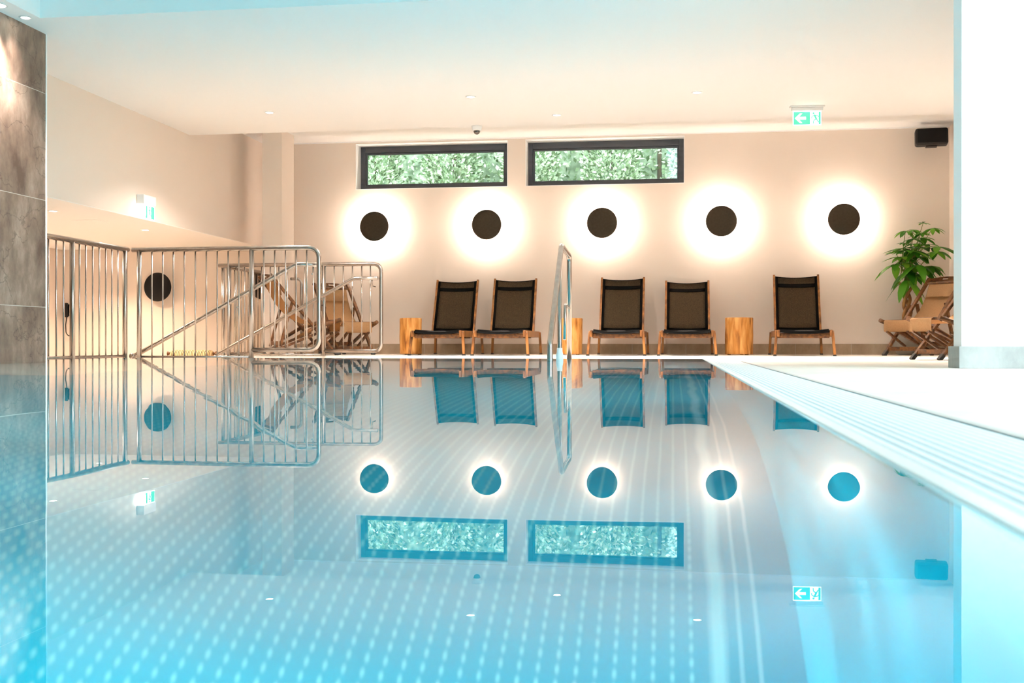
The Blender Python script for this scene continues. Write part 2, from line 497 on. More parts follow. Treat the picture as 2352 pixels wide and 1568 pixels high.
def fillet(pts, r, n=6):
    """round the inner corners of a polyline"""
    P = [Vector(p) for p in pts]
    out = [P[0]]
    for i in range(1, len(P) - 1):
        a = (P[i - 1] - P[i]); b = (P[i + 1] - P[i])
        la, lb = a.length, b.length
        a.normalize(); b.normalize()
        ang = a.angle(b)
        d = min(r / math.tan(ang / 2), la * 0.49, lb * 0.49)
        s, e = P[i] + a * d, P[i] + b * d
        for k in range(n + 1):
            t = k / n
            out.append(s * (1 - t) ** 2 + P[i] * 2 * t * (1 - t) + e * t ** 2)
    out.append(P[-1])
    return out

def struct(name, mb, mat, bevel=0.0, parent=None):
    o = mb.build(name, mat, parent, bevel)
    if not parent: o['kind'] = 'structure'
    return o

# ------------------------------------------------------------------ camera
cam = bpy.data.cameras.new('camera')
cam.sensor_width = 36.0
cam.lens = F_PX / 2352.0 * 36.0
cam.shift_y = 3.0 / 2352.0
cam.clip_start = 0.02
cam.dof.use_dof = True
cam.dof.focus_distance = 11.0
cam.dof.aperture_fstop = 8.0
co = bpy.data.objects.new('camera', cam)
co.location = (0, 0, CAM_H)
co.rotation_euler = (pi / 2, 0, YAW)
COL.objects.link(co)
SC.camera = co

# ------------------------------------------------------------------ world
w = bpy.data.worlds.new('sky')
SC.world = w
w.use_nodes = True
nt = w.node_tree
bg = nt.nodes['Background']
tcw = nt.nodes.new('ShaderNodeTexCoord'); sw = nt.nodes.new('ShaderNodeSeparateXYZ'); nt.links.new(tcw.outputs['Generated'], sw.inputs[0])
rw = nt.nodes.new('ShaderNodeValToRGB'); nt.links.new(sw.outputs['Z'], rw.inputs['Fac'])
rw.color_ramp.elements[0].position = 0.0; rw.color_ramp.elements[0].color = (0.10, 0.12, 0.10, 1)      # ground
rw.color_ramp.elements[1].position = 0.02; rw.color_ramp.elements[1].color = (0.84, 0.94, 1.0, 1)       # bright overcast sky
nt.links.new(rw.outputs['Color'], bg.inputs['Color'])
bg.inputs['Strength'].default_value = 9.0

sun = bpy.data.lights.new('sun', 'SUN'); sun.energy = 2.5; sun.angle = radians(3); sun.color = (1.0, 0.97, 0.92)
so = bpy.data.objects.new('sun', sun); so.rotation_euler = (radians(32), 0, radians(-12)); so.location = (0, 8, 9); COL.objects.link(so)

# ------------------------------------------------------------------ room shell
XL, XP = -4.34, 0.20            # stone wall face, pool right edge
YE = 8.27                       # far edge of the pool
YB = 13.2                       # back wall
XU = -4.97                      # upper left wall
ZC, ZR, ZA = 2.27, 2.55, 1.29   # ceiling, raised strip at the windows, alcove ceiling
ZLOW = -1.10                    # lower floor in the alcove
XR = 3.07                       # right wall at the back
DP = -1.30                      # pool floor

mb = MB()
mb.box(XP + 0.30, 4.2, -3.0, YE, ZF - 0.2, ZF)                 # deck beside the pool
mb.box(-4.72, 6.0, YE + 0.02, 9.28, ZF - 0.2, ZF)               # deck beyond the pool
mb.box(-2.99, 6.0, 9.28, 11.27, ZF - 0.2, ZF)
mb.box(-4.72, 6.0, 11.27, 13.6, ZF - 0.2, ZF)
struct('floor', mb, M['deck'])

mb = MB()                                                      # retaining walls round the stairwell and the lower floor slab
mb.box(-4.74, -4.64, 7.3, 9.27, ZLOW, ZF - 0.03)
mb.box(-4.64, -2.98, 9.19, 9.27, ZLOW, ZF - 0.03)
mb.box(-2.98, -2.90, 9.19, 11.36, ZLOW, ZF - 0.2)
mb.box(-4.74, -2.98, 11.28, 11.36, ZLOW, ZF - 0.03)
mb.box(-4.74, -4.64, 11.36, 13.2, ZLOW, ZF - 0.03)
struct('wall_stairwell', mb, M['wall'])
struct('floor_alcove', MB().box(-7.8, -2.9, 5.0, 13.4, ZLOW - 0.2, ZLOW), M['deck'])

mb = MB()                                                      # back wall with two window openings up to the raised ceiling
x = [-7.8, -3.81, -1.95, -1.736, 0.126, 5.0]
mb.box(x[0], x[1], YB, YB + 0.4, ZLOW, ZR + 0.4)
mb.box(x[1], x[4], YB, YB + 0.4, ZLOW, 1.97)
mb.box(x[2], x[3], YB, YB + 0.4, 1.97, ZR + 0.4)
mb.box(x[4], x[5], YB, YB + 0.4, ZLOW, ZR + 0.4)
mb.box(x[1], x[2], YB, YB + 0.4, 2.525, ZR + 0.4)
mb.box(x[3], x[4], YB, YB + 0.4, 2.525, ZR + 0.4)
struct('wall_back', mb, M['wall'])

for i, (a, b) in enumerate(((-3.81, -1.95), (-1.736, 0.126))):      # white linings of the window openings
    mb = MB()
    mb.box(a, a + 0.006, YB - 0.002, YB + 0.2, 1.976, 2.519); mb.box(b - 0.006, b, YB - 0.002, YB + 0.2, 1.976, 2.519)
    mb.box(a, b, YB - 0.002, YB + 0.2, 2.519, 2.525); mb.box(a, b, YB - 0.002, YB + 0.2, 1.97, 1.976)
    struct('trim_%d' % (i + 3), mb, M['white'])
struct('wall_front', MB().box(-4.7, 4.2, -3.2, -3.02, -1.4, 3.2), M['wall'])
mb = MB(); mb.box(4.0, 4.2, -3.02, 6.2, 2.2, 3.2); mb.box(4.0, 4.2, -3.02, 0.2, ZF, 2.2)
struct('wall_right_front', mb, M['white'])         # terrace opening in the side wall, daylight comes in below its header
struct('wall_left', MB().box(XU - 0.2, XU, 5.0, YB, ZA, ZR + 0.3), M['wall'])
struct('wall_alcove', MB().box(-7.82, -7.62, 5.0, YB, ZLOW, ZA + 0.1), M['wall'])
struct('wall_alcove_front', MB().box(-7.8, -4.75, 4.9, 5.0, ZLOW, ZR), M['wall'])
struct('ceiling_alcove', MB().box(-7.8, XU - 0.2, 5.0, YB, ZA, ZA + 0.2).box(-7.8, XU - 0.001, 5.0, YB, ZA - 0.004, ZA - 0.0005), M['white'])
struct('wall_right', MB().box(XR, XR + 0.2, 6.45, YB, ZF, ZR + 0.3), M['wall'])
struct('wall_stone', MB().box(XL - 0.3, XL, -3.0, 7.3, DP, ZC), M['stone'])
struct('trim_1', MB().box(XL - 0.02, XL + 0.004, 7.3, 7.312, 0.0, ZC), M['white'])     # pale edge profile of the stone
struct('trim_2', MB().box(XU, XR, YB - 0.012, YB, ZR - 0.012, ZR), M['white'])           # pale line on top of the back wall

mb = MB()                                                      # ceiling: low slab, strip over the stone wall, raised strip at the windows
mb.box(-5.2, 6.2, 6.97, 11.06, ZC, ZC + 0.32)
mb.box(-5.2, -4.20, -3.0, 6.97, ZC, ZC + 0.25)
struct('ceiling', mb, M['white'])
mb = MB()
mb.box(-5.2, 6.2, 11.06, YB, ZR, ZR + 0.2)
struct('ceiling_recess', mb, M['white'])
mb = MB()
mb.box(-4.16, 6.2, -3.0, 6.93, ZC + 0.75, ZC + 0.95)
mb.box(-4.2, -4.16, -3.0, 6.97, ZC, ZC + 0.95)
mb.box(-4.16, 6.2, 6.93, 6.97, ZC, ZC + 0.95)
struct('ceiling_front', mb, M['white'])

struct('column', MB().box(-4.65, -4.42, 12.30, 12.71, ZF, ZR), M['wall'])                   # slim column in the back corner
struct('wall_pier', MB().box(1.504, 4.2, 6.20, 6.372, ZF, ZC + 0.8), M['white'])
struct('baseboard_pier', MB().box(1.489, 4.0, 6.19, 6.43, ZF, 0.098), M['pier_tile_lit'], 0.002)
mb = MB()
mb.box(-2.9, XR, YB - 0.012, YB, ZF, 0.105)
mb.box(-4.59, -2.9, YB - 0.012, YB, ZF, 0.105)
struct('baseboard_back', mb, M['base_tile'], 0.002)
struct('baseboard_right', MB().box(XR - 0.012, XR, 6.45, YB - 0.012, ZF, 0.105), M['base_tile'], 0.002)

# pool basin and water
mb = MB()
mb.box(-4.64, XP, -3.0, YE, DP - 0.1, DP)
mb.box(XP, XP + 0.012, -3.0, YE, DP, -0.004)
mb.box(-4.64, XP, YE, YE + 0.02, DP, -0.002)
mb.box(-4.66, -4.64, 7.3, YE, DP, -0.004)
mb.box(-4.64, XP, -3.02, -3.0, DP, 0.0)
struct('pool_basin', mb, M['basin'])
mb = MB()
v = [mb.bm.verts.new(p) for p in ((-4.64, 7.3, 0), (XL, 7.3, 0), (XL, -3, 0), (XP + 0.004, -3, 0), (XP + 0.004, YE, 0), (-4.64, YE, 0))]
f = mb.bm.faces.new(v)
if f.normal.z < 0: f.normal_flip()
f.normal_update()
me = bpy.data.meshes.new('pool_water')
if f.normal.z < 0: f.normal_flip()
mb.bm.to_mesh(me); mb.bm.free()
me.materials.append(M['water'])
wo = bpy.data.objects.new('pool_water', me); COL.objects.link(wo); wo['kind'] = 'structure'

# overflow grate: rim strip, long bars, cross ribs
g = empty('overflow_grate', (XP, 0, 0), 0, 'white slatted overflow grate running along the right edge of the pool', 'grate')
MB().box(0.006, 0.030, -0.5, YE, -0.10, 0.003).build('rim', M['white_plastic'], g, 0.003)
mb = MB()
nb = 12
for i in range(nb):
    xa = 0.036 + i * (0.238 / nb)
    zt = 0.001 - 0.017 * (i + 0.5) / nb
    mb.box(xa, xa + 0.0135, -0.5, YE, zt - 0.03, zt)
mb.build('grate_bars', M['grate'], g, 0.002)
mb = MB()
for i in range(nb + 1):
    xa = 0.0305 if i == 0 else 0.036 + (i - 1) * (0.238 / nb) + 0.0136
    xb = 0.0359 if i == 0 else (0.036 + i * (0.238 / nb) - 0.0001 if i < nb else 0.2775)
    zt = 0.001 - 0.017 * i / nb - 0.0022
    mb.box(xa, xb, -0.5, YE, zt - 0.01, zt)
mb.build('gap_light_strips', M['gap_light'], g)  # added strips between the bars that carry the painted blue light
mb = MB()
yy = -0.48
while yy < YE - 0.05:
    mb.box(0.036, 0.276, yy, yy + 0.012, -0.045, -0.028)
    yy += 0.06
mb.build('cross_ribs', M['grate'], g)
MB().box(0.278, 0.284, -0.5, YE, -0.1, -0.024).build('edge_slot', M['black'], g)
MB().box(0.030, 0.29, -0.5, YE, -0.16, -0.12).build('channel', principled('channel_liner', (0.25, 0.55, 0.66), 0.5, color2=(0.3, 0.6, 0.7)), g)
MB().box(0.285, 0.302, -0.5, YE, -0.1, ZF + 0.001).build('edge_strip', principled('grey_joint', srgb(196, 188, 182), 0.6, color2=srgb(204, 196, 190)), g)

# stairs down into the alcove
st = empty('stair_flight', (-2.98, 9.27, ZLOW), 0, 'tiled steps going down to the left behind the pool railing', 'stairs')
for i in range(6):
    x1 = -0.02 - i * 0.29
    zt = (ZF - ZLOW) - 0.18 * (i + 1)
    MB().box(x1 - 0.29, x1, 0.02, 1.98, 0.0 if i < 5 else 0.0, max(zt, 0.02)).build('step', M['grey_step'], st, 0.004)

# ------------------------------------------------------------------ windows and garden
def window(name, x0, x1):
    mb = MB()
    y0, y1 = 13.40, 13.47
    z0, z1 = 1.976, 2.519
    t = 0.075
    mb.box(x0, x0 + 0.062, y0, y1, z0, z1); mb.box(x1 - 0.062, x1, y0, y1, z0, z1)
    mb.box(x0 + 0.062, x1 - 0.062, y0, y1, z0, z0 + 0.062); mb.box(x0 + 0.062, x1 - 0.062, y0, y1, z1 - 0.075, z1)
    o = mb.build(name, M['dark_frame'], None, 0.004)
    o['kind'] = 'structure'
    mb = MB()                                                 # inner stepped sash
    a, b, c, d = x0 + 0.062, x1 - 0.062, z0 + 0.062, z1 - 0.075
    s = 0.022
    mb.box(a, a + s, y0 + 0.02, y1 - 0.01, c, d); mb.box(b - s, b, y0 + 0.02, y1 - 0.01, c, d)
    mb.box(a + s, b - s, y0 + 0.02, y1 - 0.01, c, c + s); mb.box(a + s, b - s, y0 + 0.02, y1 - 0.01, d - s, d)
    mb.build('sash', M['dark_frame'], o, 0.003)
    MB().box(a + s, b - s, y0 + 0.04, y0 + 0.046, c + s, d - s).build('glass', M['glass'], o)
    return o
window('window_1', -3.81, -1.95)
window('window_2', -1.736, 0.126)

struct('garden_ground', MB().box(-9, 6, 13.6, 19, 1.3, 1.62), M['earth'])

def conifer(name, label, cx, cy, rad, hgt, n, mat, droop):
    t = empty(name, (cx, cy, 1.62), 0, label, 'tree', 'trees in the garden outside the windows')
    MB().tube([(0, 0, 0), (0.02, 0, hgt * 0.5), (0, 0.02, hgt * 0.9)], [0.016, 0.013, 0.008], 8).build('trunk', M['dark_bark'], t)
    mb = MB()
    bm = mb.bm
    for i in range(n):
        z = random.random() * hgt
        a = random.uniform(pi * 0.95, pi * 2.05) if random.random() < 0.8 else random.uniform(0, 2 * pi)
        rr = rad * (1 - 0.35 * z / hgt) * (0.62 + 0.38 * random.random() ** 0.5)
        rr *= 1 + 0.12 * sin(7 * a + 9 * z)
        p = Vector((rr * cos(a), rr * sin(a), z))
        out = Vector((cos(a), sin(a), -0.3 if droop else 0.7)).normalized()
        d = (out + Vector((random.uniform(-.8, .8), random.uniform(-.8, .8), random.uniform(-.7, .7)))).normalized()
        s = d.cross(Vector((random.uniform(-1, 1), random.uniform(-1, 1), random.uniform(-1, 1)))).normalized()
        L = random.uniform(0.03, 0.075); wd = L * random.uniform(0.22, 0.4)
        q = [p - s * wd * 0.3, p + d * L * 0.5 - s * wd, p + d * L, p + d * L * 0.5 + s * wd, p + s * wd * 0.3]
        bm.faces.new([bm.verts.new(k) for k in q])
    mb.build('foliage', mat, t)
    return t
conifer('thuja_tree', 'dark green conifer outside the left window, at its left end', -4.15, 15.3, 0.42, 2.4, 9000, M['conifer'], False)
conifer('thuja_tree', 'bushy green conifer outside the middle of the left window', -3.05, 15.4, 0.42, 2.4, 9000, M['conifer'], False)
conifer('thuja_tree', 'green conifer outside the right end of the left window', -1.95, 15.3, 0.42, 2.4, 9000, M['conifer'], False)
conifer('thuja_tree', 'pale green conifer outside the left half of the right window', -0.85, 15.4, 0.42, 2.4, 9000, M['conifer'], False)
conifer('spruce_tree', 'pale drooping spruce outside the right half of the right window', 0.42, 15.42, 0.52, 2.4, 11000, M['spruce'], True)

hd = empty('hedge', (-2.0, 16.3, 1.62), 0, 'tall pale clipped hedge behind the garden conifers', 'hedge')
mb = MB()
for i in range(14000):
    p = Vector((random.uniform(-4.5, 4.0), random.uniform(-0.25, 0.25), random.uniform(0, 2.6)))
    d = Vector((random.uniform(-1, 1), random.uniform(-1, .6), random.uniform(-.4, 1))).normalized()
    q = d.cross(Vector((random.uniform(-1, 1), random.uniform(-1, 1), random.uniform(-1, 1)))).normalized()
    LL = random.uniform(0.05, 0.10)
    mb.bm.faces.new([mb.bm.verts.new(k) for k in (p - q * LL * .1, p + d * LL * .5 - q * LL * .3, p + d * LL, p + d * LL * .5 + q * LL * .3)])
mb.build('foliage', M['conifer'], hd)
mb = MB()
for i in range(9):
    mb.tube([(-4.2 + i, 0, 0), (-4.2 + i, 0.03, 1.2), (-4.2 + i, 0, 2.2)], [0.04, 0.03, 0.015], 6)
mb.build('stems', M['dark_bark'], hd)
MB().box(-4.5, 4.0, 0.05, 0.25, 0.0, 2.5).build('core', M['hedge_core'], hd)

# ------------------------------------------------------------------ wall lamps
def wall_lamp(x, z, lit, label, grp):
    t = empty('wall_lamp', (x, YB, z), 0, label, 'wall lamp', grp)
    R = 0.178
    MB().lathe([(0, -0.124), (0.06, -0.1235), (0.12, -0.122), (0.165, -0.118), (R, -0.110), (R, -0.106), (R - 0.01, -0.102), (0, -0.102)], 56, axis='Y').build('disc_shade', M['bronze_disc'] if lit else M['black'], t)
    MB().lathe([(0, 0.0), (0.05, 0.0), (0.05, -0.1015), (0, -0.1015)], 24, axis='Y').build('wall_mount', M['white_plastic'], t)
    ring = MB()
    ring.lathe([(0.085, -0.078), (0.130, -0.078), (0.130, -0.092), (0.085, -0.092), (0.085, -0.078)], 40, axis='Y')
    ring.build('light_ring', M['ring_on'] if lit else M['white_plastic'], t)
    return t
M['ring_on'] = emission('warm_light_ring', (1.0, 0.83, 0.70), 150.0)
lamps = [(-3.551, 'lit round wall lamp under the left end of the left window'),
         (-2.186, 'lit round wall lamp under the right end of the left window'),
         (-0.824, 'lit round wall lamp under the left half of the right window'),
         (0.543, 'lit round wall lamp just right of the right window, above a log stool'),
         (1.905, 'lit round wall lamp nearest the potted plant and white pier')]
for x, lb in lamps:
    wall_lamp(x, 1.512, True, lb, 'glowing round lamps on the back wall')
wall_lamp(-6.299, 0.804, False, 'unlit black round wall lamp in the low alcove behind the railing bars', 'unlit round lamps on the back wall')
wall_lamp(-4.911 - 0.03, 0.821, False, 'unlit black round wall lamp half hidden behind the corner column', 'unlit round lamps on the back wall')

# ------------------------------------------------------------------ ceiling lights
def downlight(x, y, z, label, grp, power=180.0, r=0.035, spot=None, color=(1.0, 0.855, 0.765)):
    t = empty('downlight', (x, y, z), 0, label, 'ceiling light', grp)
    MB().lathe([(r + 0.012, 0.0), (r + 0.012, -0.003), (r, -0.005), (r - 0.001, 0.004)], 28).build('trim_ring', M['white_plastic'], t)
    MB().lathe([(0, -0.0015), (r - 0.001, -0.0015), (r - 0.001, 0.003), (0, 0.003)], 28).build('lens', M['lamp_white'], t)
    li = bpy.data.lights.new('downlight_beam', 'SPOT')
    li.energy = power
    li.color = color
    li.spot_size = radians(spot or 130)
    li.spot_blend = 0.8
    li.shadow_soft_size = 0.035
    lo = bpy.data.objects.new('downlight_beam', li)
    lo.location = (0, 0, -0.03)
    lo.parent = t
    COL.objects.link(lo)
    return t
G1 = 'downlights in the main ceiling'
downlight(-3.739, 10.073, ZC, 'small round ceiling downlight above the railing, left of the windows', G1)
downlight(-1.758, 9.682, ZC, 'small round ceiling downlight in front of the dome camera', G1)
downlight(-1.092, 10.576, ZC, 'small round ceiling downlight right of the dome camera', G1)
downlight(0.200, 9.791, ZC, 'small round ceiling downlight closest to the ceiling exit sign', G1)
downlight(3.3, 8.2, ZC, 'unseen ceiling downlight added above the deck behind the white pier', G1)  # added out of view to brighten the deck and ceiling
downlight(2.9, 10.0, ZC, 'unseen ceiling downlight added above the deckchairs behind the white pier', G1)  # second added fill lamp, hidden by the pier
G2 = 'downlights in the low alcove ceiling'
downlight(-5.445, 9.279, ZA - 0.004, 'alcove ceiling downlight closest to the stone wall edge', G2, 88, color=(1.0, 0.77, 0.57))
downlight(-5.419, 10.985, ZA - 0.004, 'alcove ceiling downlight just under the wall exit sign', G2, 88, color=(1.0, 0.77, 0.57))
downlight(-6.604, 12.235, ZA - 0.004, 'alcove ceiling downlight just above the railing top', G2, 88, color=(1.0, 0.77, 0.57))
downlight(-4.265, 6.62, ZC - 0.001, 'bright recessed spotlight washing the top of the stone wall', 'spotlights over the stone wall', 190, 0.05, 100)
downlight(-4.245, 6.90, ZC - 0.001, 'small recessed spotlight at the corner over the stone wall', 'spotlights over the stone wall', 12, 0.03, 80)

# inspection hatch in the alcove ceiling
t = empty('ceiling_hatch', (-5.55, 10.12, ZA - 0.004), 0, 'square flush inspection hatch in the alcove ceiling', 'hatch')
MB().box(-0.13, 0.13, -0.13, 0.13, -0.004, 0.0).build('hatch_panel', M['white'], t, 0.002)

# ------------------------------------------------------------------ dome camera, loudspeaker
t = empty('dome_camera', (-1.935, 11.0, ZC + 0.002), 0, 'small white dome camera with dark lens hanging from the ceiling edge', 'camera')
MB().lathe([(0, 0), (0.052, 0), (0.052, -0.012), (0.044, -0.045), (0.036, -0.05), (0, -0.05)], 28).build('housing', M['white_plastic'], t)
MB().lathe([(0.034, -0.046), (0.034, -0.055), (0.031, -0.066), (0.024, -0.077), (0.012, -0.084), (0, -0.086)], 28).build('dome', M['lens'], t)

t = empty('loudspeaker', (2.825, 12.98, 2.385), radians(-10), 'black rounded loudspeaker on the wall above the potted plant', 'speaker')
t.rotation_euler = (radians(-8), 0, radians(-6))
o = MB().box(-0.172, 0.172, -0.085, 0.045, -0.094, 0.094).build('cabinet', M['black'], t, 0.028, seg=5)
MB().box(-0.150, 0.150, -0.092, -0.080, -0.078, 0.078).build('grille', M['black_fabric'], t, 0.005)
MB().box(-0.06, 0.06, -0.03, 0.03, -0.106, -0.09).build('foot', M['black'], t, 0.004)
mb = MB(); mb.box(-0.05, 0.05, 0.04, 0.10, -0.05, 0.05); mb.box(-0.02, 0.02, 0.08, 0.215, -0.02, 0.02)
mb.build('bracket', M['black'], t, 0.003)

# ------------------------------------------------------------------ exit signs
M['sign_green'] = principled('sign_green', (0.03, 0.25, 0.15), 0.5, emit=(0.10, 0.72, 0.42), emit_s=0.55)
M['sign_white'] = principled('sign_white', (0.9, 0.95, 0.92), 0.5, emit=(0.93, 1.0, 0.96), emit_s=1.3)
M['sign_glow'] = emission('sign_lamp', (0.92, 1.0, 0.97), 5.0)

def pictogram(parent, wd, ht, y, arrow=True):
    """green panel, white arrow to the left, white door with the running figure cut in green"""
    MB().box(-wd / 2, wd / 2, y - 0.003, y + 0.003, -ht, 0).build('sign_border', M['sign_white'], parent)
    MB().box(-wd / 2 + 0.006, wd / 2 - 0.006, y - 0.0045, y - 0.003, -ht + 0.006, -0.006).build('sign_panel', M['sign_green'], parent)
    yf = y - 0.0048
    k = ht
    def P(u, v): return (u, yf, v)
    if arrow:
        cx, cz = -wd * 0.235, -ht * 0.5
        s = ht * 0.36
        pts = [(-s * 1.1, 0), (-s * 0.1, s * 0.95), (s * 0.35, s * 0.95), (-s * 0.28, s * 0.28), (s * 1.05, s * 0.28), (s * 1.05, -s * 0.28), (-s * 0.28, -s * 0.28), (s * 0.35, -s * 0.95), (-s * 0.1, -s * 0.95)]
        MB().poly([P(cx + a, cz + b) for a, b in pts], 0.001).build('arrow', M['sign_white'], parent)
    d0, d1 = (wd * 0.10, wd * 0.40) if arrow else (-wd * 0.30, wd * 0.10)
    MB().poly([P(d0, -ht + 0.006), P(d1, -ht + 0.006), P(d1, -0.006), P(d0, -0.006)], 0.001).build('door_symbol', M['sign_white'], parent)
    yf = y - 0.0058
    fx = (d0 + d1) / 2 + k * 0.05
    z0 = -ht
    mb = MB()
    def limb(a, b, t):
        mb.bar((fx + a[0] * k, yf, z0 + a[1] * k), (fx + b[0] * k, yf, z0 + b[1] * k), t * k, 0.001, (0, 1, 0))
    mb.lathe([(0, -0.0008), (0.07 * k, -0.0008), (0.07 * k, 0.0004), (0, 0.0004)], 14, (fx - 0.10 * k, yf, z0 + 0.84 * k), 'Y')
    limb((-0.05, 0.74), (0.10, 0.42), 0.13)                      # trunk leaning forward
    limb((-0.04, 0.70), (-0.22, 0.60), 0.06); limb((-0.22, 0.60), (-0.24, 0.46), 0.055)
    limb((0.02, 0.70), (0.20, 0.66), 0.06); limb((0.20, 0.66), (0.30, 0.54), 0.055)
    limb((0.08, 0.44), (-0.10, 0.32), 0.075); limb((-0.10, 0.32), (-0.12, 0.10), 0.065)
    limb((0.10, 0.44), (0.22, 0.24), 0.075); limb((0.22, 0.24), (0.40, 0.18), 0.065)
    mb.build('running_figure', M['sign_green'], parent)

t = empty('exit_sign', (1.203, 10.50, ZC), radians(4), 'green exit sign with white left arrow hanging from the ceiling', 'exit sign')
MB().box(-0.155, 0.155, -0.035, 0.035, -0.014, 0.0).build('base_plate', M['white_plastic'], t, 0.004)
MB().box(-0.14, 0.14, -0.022, 0.022, -0.045, -0.014).build('housing', M['white_plastic'], t, 0.004)
MB().box(-0.03, 0.03, -0.010, 0.010, -0.051, -0.045).build('lamp_strip', M['sign_glow'], t)
pg = MB().box(-0.125, 0.125, -0.002, 0.002, -0.051, -0.045).build('sign_plate', M['sign_white'], t)
pg.location = (0, 0, 0)
px_ = bpy.data.objects.new('pictogram', None); px_.parent = t; px_.location = (0, 0, -0.047); COL.objects.link(px_)
pictogram(px_, 0.254, 0.128, 0.0, True)

t = empty('exit_sign', (XU, 10.02, 1.42), radians(90), 'glowing exit sign mounted on the plaster wall above the alcove', 'exit sign')
# local +x runs along the wall (world +y), local -y faces the room
MB().box(-0.125, 0.125, -0.075, 0.0, -0.005, 0.085).build('housing', M['white_plastic'], t, 0.006)
MB().box(-0.118, -0.09, -0.070, -0.010, -0.012, -0.005).build('lamp_strip', M['sign_glow'], t)
MB().box(-0.122, -0.07, -0.066, -0.012, -0.11, -0.012).build('light_guide', M['sign_glow'], t)
px_ = bpy.data.objects.new('pictogram', None); px_.parent = t; px_.location = (0.02, -0.06, -0.008); COL.objects.link(px_)
pictogram(px_, 0.19, 0.128, 0.0, False)

# ------------------------------------------------------------------ railings
RT, RB, RP = 0.021, 0.0068, 0.021         # rail, baluster, post radii
ZT = 0.93                                 # railing top

def part_tube(name, path, r, parent, seg=12, mat=None):
    return MB().tube(path, r, seg).build(name, mat or M['steel'], parent)

# panel along the left pool edge
rA = empty('guard_railing', (-4.73, 8.6, ZF), 0, 'steel guard railing with thin upright bars standing next to the stone wall', 'railing')
ya = -8.6
part_tube('top_rail', [(0, 6.2 + ya, ZT - ZF), (0, 9.252 + ya, ZT - ZF)], 0.023, rA)
for y in (6.95, 8.339, 9.205):
    part_tube('post', [(0, y + ya, 0.0), (0, y + ya, ZT - ZF)], RP, rA)
for y in (7.25, 7.40, 7.55, 7.70, 7.86, 7.994, 8.104, 8.21, 8.448, 8.546, 8.657, 8.763, 8.872, 8.975, 9.081):
    part_tube('baluster', [(0, y + ya, 0.02), (0, y + ya, ZT - ZF - 0.015)], RB, rA, 8)
part_tube('bottom_rail', [(0, 6.95 + ya, 0.02), (0, 9.205 + ya, 0.02)], 0.012, rA)

def stair_panel(y0, xs_left, x_post0, x_post1, xs_right, x_end, zb, hr_off, name_label, hand, rad, corner=None, hooks=()):
    t = empty('stair_railing', (x_end, y0, ZF), 0, name_label, 'railing', 'stair railings with sloping handrails')
    ox, oz = -x_end, -ZF
    loop = [(x_post0 + ox, 0, ZT + oz), (0, 0, ZT + oz), (0, 0, zb + oz), (x_post1 + ox, 0, zb + oz)]
    if corner is not None:
        loop[0] = (corner + ox, 0, ZT + oz)
    part_tube('frame_tube', fillet(loop, rad, 8), RT, t)
    for xp in (x_post0, x_post1):
        part_tube('post', [(xp + ox, 0, -0.0), (xp + ox, 0, ZT + oz)], RP, t)
    for xb in xs_left:
        part_tube('baluster', [(xb + ox, 0, 0.0), (xb + ox, 0, ZT + oz - 0.015)], RB, t, 8)
    for xb in xs_right:
        part_tube('baluster', [(xb + ox, 0, zb + oz), (xb + ox, 0, ZT + oz - 0.015)], RB, t, 8)
    part_tube('bottom_rail', [(x_post0 + ox, 0, 0.012), (x_post1 + ox, 0, 0.012)], 0.010, t)
    hp = [(px + ox, hr_off, pz + oz) for px, pz in hand]
    h = part_tube('handrail', fillet(hp, 0.12, 5), 0.020, t)
    for hx, hz in hooks:
        part_tube('bracket', fillet([(hx + ox, hr_off, hz + oz), (hx + ox, hr_off, hz + oz - 0.07), (hx + ox + 0.015, 0.0, hz + oz - 0.075)], 0.02, 3), 0.006, h, 8)
    return t

rB = stair_panel(9.28, [-4.518, -4.417, -4.319, -4.218, -4.117, -4.017, -3.917, -3.818, -3.720], -4.635, -3.606,
                 [-3.496, -3.398, -3.302, -3.206, -3.112], -3.004, 0.055, 0.075,
                 'steel stair railing nearest the pool edge, with rounded end and sloping handrail',
                 [(-3.03, 0.793), (-3.235, 0.793), (-4.66, 0.03), (-4.72, 0.0)], 0.10, corner=-4.70, hooks=((-3.08, 0.78), (-3.75, 0.50)))
MB().lathe([(0, -0.03), (0.026, -0.03), (0.026, -0.012), (0, -0.012)], 20, (-4.72 + 3.004, 0.06, 0.018), 'Y').build('end_cap', M['steel'], [c for c in rB.children if c.name.startswith('handrail')][0])
rC = stair_panel(11.27, [-4.55 + 0.0937 * i for i in range(10)], -4.628, -3.596,
                 [-3.484, -3.386, -3.288, -3.190, -3.097], -2.985, 0.032, -0.07,
                 'steel stair railing in front of the deckchairs, with rounded end and sloping handrail',
                 [(-3.0, 0.78), (-3.25, 0.78), (-4.70, 0.01), (-4.74, -0.01)], 0.085, corner=-4.74, hooks=((-3.06, 0.77), (-3.62, 0.58)))

rD = empty('guard_railing', (-4.73, 12.2, ZF), 0, 'short steel guard railing running back to the corner column behind the deckchairs', 'railing')
ya = -12.2
part_tube('top_rail', [(0, 11.33 + ya, ZT - ZF), (0, 12.77 + ya, ZT - ZF)], 0.023, rD)
for y in (11.36, 12.70):
    part_tube('post', [(0, y + ya, 0.0), (0, y + ya, ZT - ZF)], RP, rD)
for i in range(12):
    y = 11.47 + i * 0.1
    part_tube('baluster', [(0, y + ya, 0.02), (0, y + ya, ZT - ZF - 0.015)], RB, rD, 8)
part_tube('bottom_rail', [(0, 11.36 + ya, 0.02), (0, 12.70 + ya, 0.02)], 0.012, rD)

